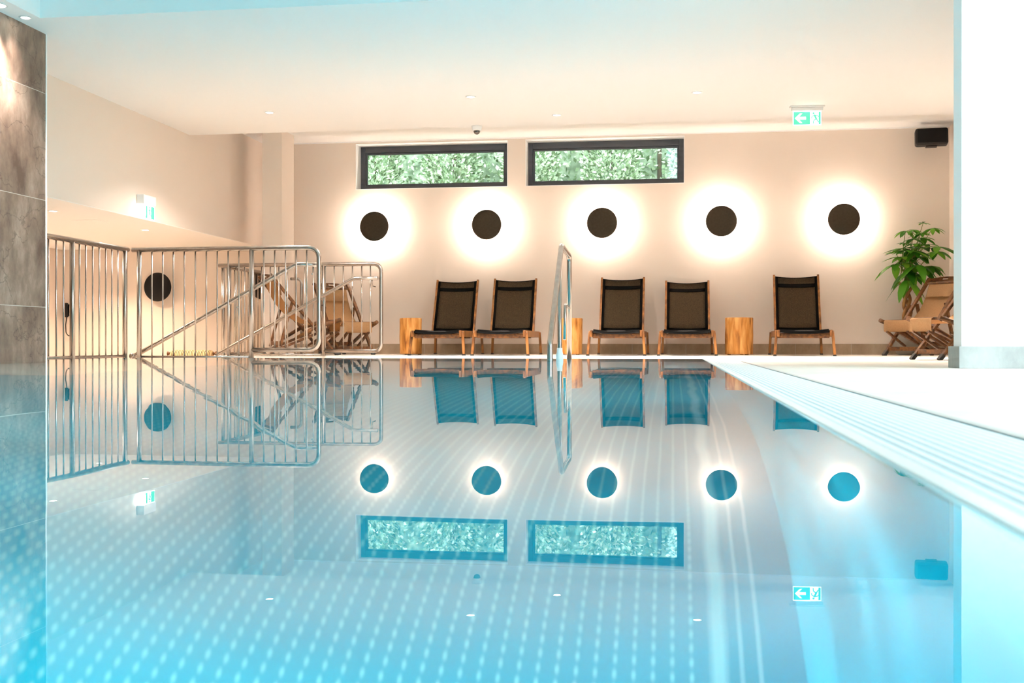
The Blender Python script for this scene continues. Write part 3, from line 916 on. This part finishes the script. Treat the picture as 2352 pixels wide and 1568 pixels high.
rE = empty('grab_rail', (-4.39, 12.6, ZF), 0, 'slim bent steel grab pole standing between the two left deckchairs and column', 'grab rail')
part_tube('rail_tube', fillet([(-0.03, 0, 0.88), (0.10, 0, 0.88), (0.10, 0, 0.0)], 0.07, 6), 0.017, rE)
MB().lathe([(0.0, 0.0), (0.04, 0.0), (0.04, 0.008), (0.018, 0.012), (0, 0.012)], 20, (0.10, 0, 0)).build('floor_flange', M['steel'], rE)

# pool handrail in the middle of the far edge
rP = empty('pool_handrail', (-0.80, 8.68, 0), 0, 'tall bent steel pool handrail rising out of the water at the far edge', 'handrail')
def yp(y): return y - 8.68
outer = [(-0.006, yp(7.36), -0.5), (-0.006, yp(7.36), 0.112), (0, yp(8.07), 0.815), (0, yp(8.68), 0.79), (0, yp(8.68), ZF)]
part_tube('outer_rail', fillet(outer, 0.05, 5), 0.0195, rP, 16)
part_tube('middle_post', [(0, yp(7.94), -0.4), (0, yp(7.94), 0.68)], 0.017, rP, 14)
part_tube('inner_rail', fillet([(0, yp(8.30), 0.14), (0, yp(8.36), 0.40), (0, yp(8.66), 0.385)], 0.03, 4), 0.012, rP, 12)
mb = MB().lathe([(0.0, 0.085), (0.019, 0.08), (0.021, 0.05), (0.026, 0.03), (0.026, -0.02), (0.021, -0.06), (0, -0.07)], 20, (0, yp(7.94), 0.0))
mb.build('foot_sleeve', M['white_plastic'], rP)
MB().lathe([(0, 0.0), (0.045, 0.0), (0.045, 0.006), (0.022, 0.012), (0, 0.012)], 20, (0, 0, ZF)).build('floor_flange', M['steel'], rP)

# ------------------------------------------------------------------ log stools
def stump(x, y, r, h, seed, label, lean=0.0):
    rnd = random.Random(seed)
    ph = [rnd.uniform(0, 6.28) for _ in range(4)]
    def wob(a, z):
        return 1 + 0.035 * sin(2 * a + ph[0]) + 0.02 * sin(3 * a + ph[1] + z * 2) + 0.012 * sin(7 * a + ph[2]) + 0.01 * sin(9 * z + ph[3] + a)
    mb = MB()
    prof = [(0, 0), (r * 0.97, 0.0), (r, 0.01)] + [(r * (1 + 0.012 * sin(5 * k)), h * k / 8) for k in range(1, 8)] + [(r, h - 0.008), (r * 0.97, h), (0, h)]
    mb.lathe(prof, 48, wobble=wob)
    o = mb.build('log_stool', M['stump'])
    o.location = (x, y, ZF + 0.006)
    o.rotation_euler = (0, lean, rnd.uniform(0, 3))
    tag(o, label, 'stool', 'peeled log stools along the back wall')
    # short rubber glides
    for k in range(3):
        a = k * 2.1 + 0.4
        MB().lathe([(0, -0.006), (0.02, -0.006), (0.02, 0.001), (0, 0.001)], 12, (r * 0.75 * cos(a), r * 0.75 * sin(a), 0)).build('glide', M['rubber'], o)
    return o
stump(-2.960, 12.5, 0.130, 0.408, 3, 'peeled log stool behind the leftmost lounger', radians(1.0))
stump(-1.155, 12.62, 0.136, 0.405, 8, 'peeled log stool partly hidden behind the pool handrail')
stump(0.723, 12.72, 0.152, 0.408, 15, 'knotty peeled log stool under the fourth lit lamp')
# knots on the third stool
# ------------------------------------------------------------------ sun loungers
def lounger(x, y, rz, top_y, top_z, label):
    t = empty('sun_lounger', (x, y, ZF), rz, label, 'lounger', 'wooden sun loungers along the back wall')
    W, L = 0.5704, 1.41
    hy = 0.30                                        # hinge of the backrest, behind the middle
    zr = 0.245
    # legs, outside of the side rails, slightly splayed
    for sx in (-1, 1):
        for sy in (-1, 1):
            b = (sx * (W / 2 + (0.008 if sy < 0 else 0.0)), sy * L / 2 + sy * 0.0, 0.0)
            a = (sx * (W / 2 - 0.012), sy * (L / 2 - 0.03), 0.255)
            lg = MB().bar((b[0], b[1], 0.012), a, 0.026, 0.045, (0, 1, 0)).build('leg', M['teak'], t, 0.004)
            MB().bar((b[0], b[1], 0.0), (b[0], b[1], 0.014), 0.03, 0.048, (0, 1, 0)).build('foot_cap', M['rubber'], lg)
    for sx in (-1, 1):
        MB().box(sx * 0.257 - 0.013, sx * 0.257 + 0.013, -L / 2 - 0.03, L / 2 + 0.03, zr - 0.05, zr + 0.02).build('side_rail', M['teak'], t, 0.005)
    MB().box(-0.244, 0.244, -L / 2 + 0.02, -L / 2 + 0.045, zr - 0.062, zr - 0.018).build('front_apron', M['teak_dark'], t, 0.004)
    MB().box(-0.244, 0.244, L / 2 - 0.05, L / 2 - 0.02, zr - 0.05, zr + 0.0).build('rear_apron', M['teak_dark'], t, 0.004)
    MB().box(-0.244, 0.244, 0.02, 0.06, zr - 0.06, zr - 0.025).build('cross_bar', M['teak_dark'], t, 0.004)
    # seat sling with a gentle sag, wrapped over a front tube
    rows = []
    for i in range(13):
        v = i / 12
        yy = -L / 2 + 0.0 + v * (hy + L / 2 - 0.02)
        row = []
        for j in range(9):
            u = j / 8 * 2 - 1
            sag = 0.022 * (1 - u * u) * (0.75 + 0.25 * sin(pi * v))
            row.append((u * 0.236, yy, zr + 0.030 - sag))
        rows.append(row)
    front = [(p[0], p[1] - 0.012, p[2] - 0.018) for p in rows[0]]
    front2 = [(p[0], p[1] - 0.004, p[2] - 0.036) for p in rows[0]]
    MB().sheet([front2, front] + rows, 0.004).build('seat_sling', M['black_fabric'], t)
    MB().tube([(-0.246, -L / 2 + 0.006, zr + 0.005), (0.246, -L / 2 + 0.006, zr + 0.005)], 0.012, 10).build('front_tube', M['black'], t)
    # screws on the outside of the front legs
    mb = MB()
    for sx in (-1, 1):
        for dz in (0.0, 0.02):
            mb.lathe([(0, -0.0015), (0.004, -0.001), (0.004, 0.001), (0, 0.001)], 8, (sx * (W / 2 - 0.006), -L / 2 + 0.03 - 0.0245, zr - 0.02 + dz), 'Y')
    mb.build('screw', M['steel'], t)
    # backrest
    hb = Vector((0, hy, zr + 0.01)); tb = Vector((0, top_y, top_z))
    d = (tb - hb); LB = d.length; d.normalize()
    nn = Vector((0, -d.z, d.y))                       # faces the pool
    def BP(u, v, off=0.0):
        return Vector((u, 0, 0)) + hb + d * (v * LB) + nn * off
    for sx in (-1, 1):
        MB().bar(BP(sx * 0.240, -0.02), BP(sx * 0.240, 1.03), 0.024, 0.036, (0, 1, 0)).build('back_rail', M['teak'], t, 0.004)
    def strip(u0, u1, v0, v1, off, sagk=0.018, nu=8, nv=6):
        rws = []
        for i in range(nv + 1):
            v = v0 + (v1 - v0) * i / nv
            rw = []
            for j in range(nu + 1):
                u = u0 + (u1 - u0) * j / nu
                k = u / 0.228
                rw.append(BP(u, v - (0.014 * (1 - k * k) if v > 0.9 else 0), off - sagk * (1 - k * k)))
            rws.append(rw)
        return rws
    bs = MB().sheet(strip(-0.228, 0.228, 0.0, 1.0, 0.012), 0.003).build('back_sling', M['sling'], t)
    hm = MB()
    hm.sheet(strip(-0.228, -0.200, 0.0, 1.0, 0.0165, nu=2), 0.003)
    hm.sheet(strip(0.200, 0.228, 0.0, 1.0, 0.0165, nu=2), 0.003)
    hm.sheet(strip(-0.200, 0.200, 0.80, 0.868, 0.0165, nv=2), 0.003)
    hm.sheet(strip(-0.200, 0.200, 0.0, 0.07, 0.0165, nv=2), 0.003)
    hm.sheet(strip(-0.200, 0.200, 0.985, 1.0, 0.0165, nv=2), 0.003)
    hm.build('hem', M['black_fabric'], bs)
    # prop stay
    MB().bar(BP(-0.2, 0.55, -0.02), (-0.2, L / 2 - 0.12, zr - 0.01), 0.02, 0.02).build('prop_stay', M['teak_dark'], t)
    MB().bar(BP(0.2, 0.55, -0.02), (0.2, L / 2 - 0.12, zr - 0.01), 0.02, 0.02).build('prop_stay', M['teak_dark'], t)
    return t
lounger(-2.502, 12.384, radians(1.2), 0.62, 0.853, 'sun lounger with black sling beside the leftmost log stool, its rail end in front')
lounger(-1.800, 12.263, radians(0.9), 0.62, 0.855, 'sun lounger with black sling just left of the pool handrail')
lounger(-0.580, 12.329, radians(-0.5), 0.62, 0.862, 'sun lounger with black sling just right of the pool handrail')
lounger(0.148, 12.404, radians(-0.7), 0.66, 0.826, 'sun lounger with black sling leaning back lowest, left of the knotty stool')
lounger(1.336, 12.325, radians(-2.3), 0.62, 0.875, 'sun lounger with black sling standing alone right of the knotty stool')

# ------------------------------------------------------------------ deckchairs
def deckchair(x, y, fdir, label, k=1.0, wid=0.45, lean=0.72):
    """x, y: centre of the front feet; fdir: heading the chair faces (world angle)"""
    t = empty('deckchair', (x, y, ZF), fdir, label, 'deckchair', 'folding wooden deckchairs with beige canvas')
    t.scale = (k, k, k)
    H = 0.86
    hw = wid / 2
    # local: +x forward, y lateral
    topx, botx = -lean, 0.0
    def A(z): return botx + (topx - botx) * (z - 0.03) / (H - 0.03)
    wd = M['teak_dark']
    for s in (-1, 1):
        lr = MB().bar((A(0.03), s * hw, 0.03), (topx, s * hw, H), 0.030, 0.040, (0, 1, 0)).build('long_rail', wd, t, 0.007)
        MB().bar((A(0.0) + 0.004, s * hw, 0.0), (A(0.05), s * hw, 0.05), 0.036, 0.046, (0, 1, 0)).build('foot_cap', M['rubber'], lr, 0.005)
        # prop leg from the rail down to the notched base bar
        px, pz = A(0.57), 0.57
        MB().bar((px + 0.0, s * (hw - 0.033), pz), (px - 0.13, s * (hw - 0.033), 0.095), 0.026, 0.036, (0, 1, 0)).build('prop_leg', wd, t, 0.005)
        # base bar
        ax, az = A(0.235), 0.235
        bb = MB().bar((ax + 0.03, s * (hw - 0.066), az + 0.015), (topx + 0.02, s * (hw - 0.066), 0.03), 0.026, 0.040, (0, 1, 0)).build('base_bar', wd, t, 0.005)
        MB().bar((topx + 0.03, s * (hw - 0.066), 0.0), (topx + 0.06, s * (hw - 0.066), 0.03), 0.032, 0.040, (0, 1, 0)).build('foot_cap', M['rubber'], bb, 0.005)
        # seat rail with a rounded front end
        MB().tube([(A(0.28) - 0.22, s * (hw + 0.0), 0.185), (A(0.30), s * (hw + 0.032), 0.30), (0.05, s * (hw + 0.032), 0.385)], [0.018, 0.021, 0.023], 10).build('seat_rail', wd, t)
    def cross(name, xx, zz, w_, h_, ext=0.0, up=(0, 0, 1)):
        return MB().bar((xx, -hw - ext, zz), (xx, hw + ext, zz), w_, h_, up).build(name, wd, t, 0.005)
    cross('front_cross_bar', A(0.075), 0.075, 0.018, 0.045)
    cross('rear_cross_bar', topx + 0.06, 0.06, 0.02, 0.045, -0.07)
    cross('prop_cross_bar', A(0.57) - 0.12, 0.13, 0.02, 0.045, -0.035)
    cross('seat_bar', 0.035, 0.375, 0.034, 0.026, 0.03)
    cross('canvas_bar', A(0.80), 0.80, 0.024, 0.024)
    # curved head board with a grip slot
    ang = atan2(H - 0.03, topx - botx)
    dx, dz = cos(ang), sin(ang)
    hb = MB()
    def HB(yv, s): return (topx + dx * s + 0.0, yv, H + dz * s)
    n = 12
    top_, bot_ = [], []
    for i in range(n + 1):
        u = i / n * 2 - 1
        yv = u * (hw - 0.014)
        top_.append(HB(yv, 0.012 - 0.020 * u * u)); bot_.append(HB(yv, -0.058))
    mid_u = [HB((i / n * 2 - 1) * (hw - 0.014), -0.012) for i in range(n + 1)]
    mid_l = [HB((i / n * 2 - 1) * (hw - 0.014), -0.030) for i in range(n + 1)]
    R = [[hb.bm.verts.new(Vector(p)) for p in rw] for rw in (bot_, mid_l, mid_u, top_)]
    fs = []
    for a in range(3):
        for j in range(n):
            if a == 1 and 5 <= j <= 6: continue           # the slot
            fs.append(hb.bm.faces.new((R[a][j], R[a][j + 1], R[a + 1][j + 1], R[a + 1][j])))
    bmesh.ops.solidify(hb.bm, geom=fs, thickness=0.02)
    hb.build('head_board', wd, t)
    # canvas: hangs from the canvas bar, sags and comes forward to the seat bar, then drops as a flap
    P0, P1, P2, P3 = Vector((A(0.80) + 0.01, 0, 0.80)), Vector((A(0.80) + 0.10, 0, 0.46)), Vector((-0.24, 0, 0.22)), Vector((0.055, 0, 0.385))
    cw = hw - 0.045
    rows = []
    for i in range(19):
        v = i / 18
        p = P0 * (1 - v) ** 3 + P1 * 3 * v * (1 - v) ** 2 + P2 * 3 * v * v * (1 - v) + P3 * v ** 3
        rows.append([(p.x - 0.012 * (1 - (j / 4 - 1) ** 2), (j / 4 - 1) * cw, p.z) for j in range(9)])
    for ddx, ddz in ((0.018, -0.012), (0.020, -0.06), (0.018, -0.115), (0.004, -0.128), (-0.01, -0.118)):
        rows.append([(P3.x + ddx, (j / 4 - 1) * cw, P3.z + ddz) for j in range(9)])
    MB().sheet(rows, 0.005).build('canvas', M['canvas'], t)
    # head pillow sewn to the canvas
    mb = MB()
    rws = []
    for i in range(9):
        v = i / 8
        q = 0.03 + 0.15 * v
        p = P0 * (1 - q) ** 3 + P1 * 3 * q * (1 - q) ** 2 + P2 * 3 * q * q * (1 - q) + P3 * q ** 3
        puff = 0.012 + 0.040 * sin(pi * (0.08 + 0.84 * v)) ** 0.6
        rws.append([(p.x + puff * (1 - (abs(j / 4 - 1)) ** 6 * 0.9), (j / 4 - 1) * cw * 0.93, p.z + 0.015) for j in range(9)])
    mb.sheet(rws, 0.010).build('head_pillow', M['canvas'], t)
    # folded leg rest below the seat
    for s in (-1, 1):
        MB().bar((0.075, s * (hw - 0.09), 0.265), (-0.20, s * (hw - 0.09), 0.10), 0.022, 0.03, (0, 1, 0)).build('leg_rest_bar', wd, t, 0.004)
    return t

cth, sth = cos(YAW), sin(YAW)
def heading(right, away):
    """world angle of a direction given as seen from the pool end: right, away"""
    return atan2(right * sth + away * cth, right * cth - away * sth)
deckchair(-3.767, 11.973, heading(0.88, 0.47), 'folding deckchair turned sideways behind the stair railing, nearest the corner column', 1.0)
deckchair(-3.548, 12.276, heading(0.57, -0.82), 'folding deckchair facing the pool against the wall, behind the rounded railing ends', 0.96, 0.45, 0.66)
deckchair(2.326, 12.009, heading(-0.88, -0.47), 'folding deckchair in front of the potted plant, headboard showing beside the white pier', 0.96, 0.46, 0.68)
deckchair(1.965, 9.148, heading(-0.97, -0.24), 'folding deckchair nearest the white pier, standing in front of the other one', 0.86, 0.42, 0.68)

# ------------------------------------------------------------------ potted plant
t = empty('potted_plant', (2.57, 12.93, ZF), 0, 'braided green money tree in a grey pot in the right back corner', 'plant')
MB().lathe([(0, 0), (0.10, 0.0), (0.125, 0.02), (0.165, 0.12), (0.18, 0.22), (0.175, 0.26), (0.16, 0.26), (0.155, 0.235), (0, 0.235)], 36).build('pot', M['pot'], t)
MB().lathe([(0, 0.236), (0.15, 0.236), (0.12, 0.25), (0, 0.256)], 24).build('soil', M['soil'], t)
for k in range(3):
    pth = []
    for i in range(21):
        v = i / 20
        a = v * 9.0 + k * 2.094
        rr = 0.042 * (1 - 0.35 * v) + (0.05 * max(0, v - 0.8) / 0.2)
        pth.append((rr * cos(a) - 0.02 * v, rr * sin(a), 0.24 + 0.56 * v))
    MB().tube(pth, [0.026 - 0.010 * i / 20 for i in range(21)], 8).build('trunk', M['bark'], t)
# cluster heads measured on the real plant: (x, z, leaf size, droop)
S = 12.42 / F_PX / 7.13
def cl(cx, cy):
    return ((cx - 600) * S * 0.90 + 0.03, 1.411 + 0.02 - (cy - 100) * S - ZF)
heads = [(770, 110, .075, .2), (915, 200, .11, .7), (500, 215, .11, .7), (600, 215, .10, .6), (700, 285, .10, .4), (565, 375, .12, .5), (760, 340, .14, .5),
         (880, 440, .12, .4), (975, 505, .17, .5), (455, 430, .07, .4), (410, 520, .16, .2), (520, 560, .18, .5), (650, 560, .15, .8), (800, 490, .15, .5),
         (700, 640, .15, .7), (410, 650, .15, .5), (300, 770, .18, .8), (470, 740, .14, .6), (850, 800, .17, .8), (660, 790, .20, 1.0), (515, 880, .19, 1.1),
         (640, 930, .15, .9), (470, 1030, .19, 1.3), (940, 800, .13, .8), (950, 580, .15, .7), (340, 560, .12, .3), (620, 450, .12, .4), (560, 660, .14, .6)]
lf = MB()
def leaf(mbx, p, d, L, wd, droop):
    d = d.normalized()
    s = d.cross(Vector((0, 0, 1)))
    if s.length < 0.05: s = Vector((1, 0, 0))
    s.normalize()
    prof = [(0, 0.04), (0.2, 0.55), (0.45, 1.0), (0.7, 0.85), (0.88, 0.42), (1.0, 0.02)]
    rws = []
    for v, q in prof:
        c = p + d * (L * v) + Vector((0, 0, -1)) * (L * droop * 0.5 * v * v)
        up = Vector((0, 0, 1)) * (wd * 0.22 * q)
        rws.append((c - s * wd * q + up, c, c + s * wd * q + up))
    R = [[mbx.bm.verts.new(q) for q in rw] for rw in rws]
    for i in range(len(R) - 1):
        for j in range(2):
            f = mbx.bm.faces.new((R[i][j], R[i][j + 1], R[i + 1][j + 1], R[i + 1][j])); f.smooth = True
rnd = random.Random(11)
for cx, cy, sz, dr in heads:
    hx, hz = cl(cx, cy)
    hy = rnd.uniform(-0.24, 0.02)
    h = Vector((hx, hy, hz))
    base = Vector((-0.03 + rnd.uniform(-.05, .05), rnd.uniform(-.04, .04), 0.76 + rnd.uniform(0, .18)))
    mid = (base + h) / 2 + Vector((hx * 0.15, 0, 0.06))
    pth = [base * (1 - v) ** 2 + mid * 2 * v * (1 - v) + h * v * v for v in (0, .25, .5, .75, 1)]
    MB().tube(pth, [0.006, 0.005, 0.004, 0.0035, 0.003], 6).build('stem', M['stem'], t)
    nl = rnd.choice((5, 6, 6, 7))
    a0 = rnd.uniform(0, 6.28)
    out = Vector((hx, hy * 0.6, 0.0)) * 0.9
    for i in range(nl):
        a = a0 + i * 6.283 / nl + rnd.uniform(-.2, .2)
        d = Vector((cos(a), sin(a), rnd.uniform(-0.1, 0.25) - 0.35 * dr)) + out
        leaf(lf, h, d, sz * 1.3 * rnd.uniform(0.8, 1.12), sz * 1.3 * 0.19, dr)
lf.build('foliage', M['leaf'], t)

# ------------------------------------------------------------------ things in the alcove
t = empty('wall_telephone', (-7.525, YB, 0.54), 0, 'small black handset with a hanging cord on the alcove back wall', 'handset')
MB().box(-0.03, 0.03, -0.05, 0.0, -0.09, 0.06).build('cradle', M['black'], t, 0.008)
MB().tube([(-0.005, -0.06, 0.07), (0.0, -0.075, 0.02), (-0.005, -0.06, -0.10)], [0.02, 0.016, 0.022], 10).build('handset', M['black'], t)
MB().tube(fillet([(-0.01, -0.045, -0.10), (-0.025, -0.045, -0.20), (-0.02, -0.045, -0.30), (0.01, -0.045, -0.335), (0.03, -0.045, -0.335)], 0.05, 4), 0.006, 8).build('cord', M['black'], t)

t = empty('daybed', (-5.32, 12.0, ZLOW), 0, 'woven daybed standing on the lower alcove floor below the striped bolster', 'daybed')
MB().box(-0.36, 0.42, -0.45, 0.45, 0.28, 0.999).build('woven_body', M['rope'], t, 0.03)
for sx in (-0.32, 0.38):
    for sy in (-0.41, 0.41):
        MB().box(sx - 0.03, sx + 0.03, sy - 0.03, sy + 0.03, 0, 0.29).build('leg', M['teak_dark'], t, 0.004)

t = empty('bolster_cushion', (-5.32, 11.9, ZLOW + 1.068), 0, 'cream and brown striped bolster cushion lying behind the railing bars', 'cushion')
MB().lathe([(0, -0.245), (0.04, -0.245), (0.062, -0.235), (0.068, -0.2), (0.068, 0.2), (0.062, 0.235), (0.04, 0.245), (0, 0.245)], 28, axis='X').build('cover', M['stripe'], t)
for s in (-1, 1):
    MB().lathe([(0, s * 0.245), (0.018, s * 0.25), (0.012, s * 0.262), (0.026, s * 0.285), (0, s * 0.29)], 12, (0, 0, 0.03), 'X').build('tassel', M['teak_dark'], t)

# ------------------------------------------------------------------ underwater lamps
def pool_lamp(x, y, z, ang, power, label, size=radians(165), ripple=False, tilt=38):
    t = empty('pool_lamp', (x, y, z), ang, label, 'pool lamp', 'underwater lamps in the pool walls')
    # local +x points into the pool
    MB().lathe([(0, 0.0), (0.09, 0.0), (0.09, 0.012), (0.07, 0.018), (0.07, 0.010), (0, 0.010)], 28, axis='X').build('lamp_ring', M['steel'], t)
    MB().lathe([(0, 0.0105), (0.069, 0.0105), (0.069, 0.014), (0, 0.014)], 28, axis='X').build('lens', M['pool_lens'], t)
    li = bpy.data.lights.new('pool_lamp_beam', 'SPOT')
    li.energy = power
    li.color = (0.55, 0.92, 1.0)
    li.spot_size = size
    li.spot_blend = 1.0
    li.shadow_soft_size = 0.06
    lo = bpy.data.objects.new('pool_lamp_beam', li)
    lo.parent = t
    lo.location = (0.07, 0, 0)
    if ripple:                                        # moving water throws bright filaments into the beam
        li.use_nodes = True
        ln = li.node_tree
        em = ln.nodes['Emission']
        tc = ln.nodes.new('ShaderNodeTexCoord')
        mp = ln.nodes.new('ShaderNodeMapping'); mp.inputs['Scale'].default_value = (9.0, 2.2, 9.0); mp.inputs['Rotation'].default_value = (0, 0, 0.3)
        ln.links.new(tc.outputs['Normal'], mp.inputs['Vector'])
        no = ln.nodes.new('ShaderNodeTexNoise'); no.inputs['Scale'].default_value = 1.6; no.inputs['Detail'].default_value = 2.0; no.inputs['Distortion'].default_value = 1.2
        ln.links.new(mp.outputs[0], no.inputs['Vector'])
        s1 = ln.nodes.new('ShaderNodeMath'); s1.operation = 'SUBTRACT'; ln.links.new(no.outputs['Fac'], s1.inputs[0]); s1.inputs[1].default_value = 0.5
        s2 = ln.nodes.new('ShaderNodeMath'); s2.operation = 'ABSOLUTE'; ln.links.new(s1.outputs[0], s2.inputs[0])
        rr = ln.nodes.new('ShaderNodeMapRange'); ln.links.new(s2.outputs[0], rr.inputs['Value'])
        rr.inputs['From Min'].default_value = 0.0; rr.inputs['From Max'].default_value = 0.07
        rr.inputs['To Min'].default_value = 9.0; rr.inputs['To Max'].default_value = 0.6
        ln.links.new(rr.outputs[0], em.inputs['Strength'])
    lo.rotation_euler = (0, radians(-90 + tilt), 0)
    COL.objects.link(lo)
    return t
M['pool_lens'] = emission('pool_lamp_lens', (0.7, 0.96, 1.0), 3.0)
for y, p in ((-1.0, 96), (1.2, 96), (3.4, 96), (5.6, 100)):
    pool_lamp(XL, y, -0.55, 0, p, 'round underwater lamp on the stone side of the pool', ripple=(y < 3))
for y, p in ((-1.5, 80), (0.2, 50), (4.5, 84), (7.2, 66)):  # the second is an extra unseen lamp, added to brighten the floor strip
    pool_lamp(XP, y, -0.55, pi, p, 'round underwater lamp under the overflow grate (the second one added, unseen)')
pool_lamp(-2.0, -3.0, -0.6, pi / 2, 100, 'round underwater lamp at the near end of the pool')

# ------------------------------------------------------------------ daylight openings (glazed front behind the camera)
for nm, loc, rot, sx, sy in (('daylight_portal', (4.1, 3.2, 1.1), (0, radians(90), 0), 2.2, 6.0),):
    li = bpy.data.lights.new(nm, 'AREA')
    li.shape = 'RECTANGLE'; li.size = sx; li.size_y = sy
    li.cycles.is_portal = True
    lo = bpy.data.objects.new(nm, li); lo.location = loc; lo.rotation_euler = rot
    COL.objects.link(lo)

# ------------------------------------------------------------------ render look
SC.view_settings.view_transform = 'Standard'
SC.view_settings.look = 'None'
SC.view_settings.gamma = 1.0
SC.view_settings.exposure = 1.0
SC.view_settings.use_curve_mapping = False
SC.cycles.use_denoising = True
SC.cycles.max_bounces = 10
SC.cycles.diffuse_bounces = 5
SC.cycles.glossy_bounces = 6
SC.cycles.transmission_bounces = 8
SC.cycles.sample_clamp_indirect = 6.0
SC.cycles.use_light_tree = True
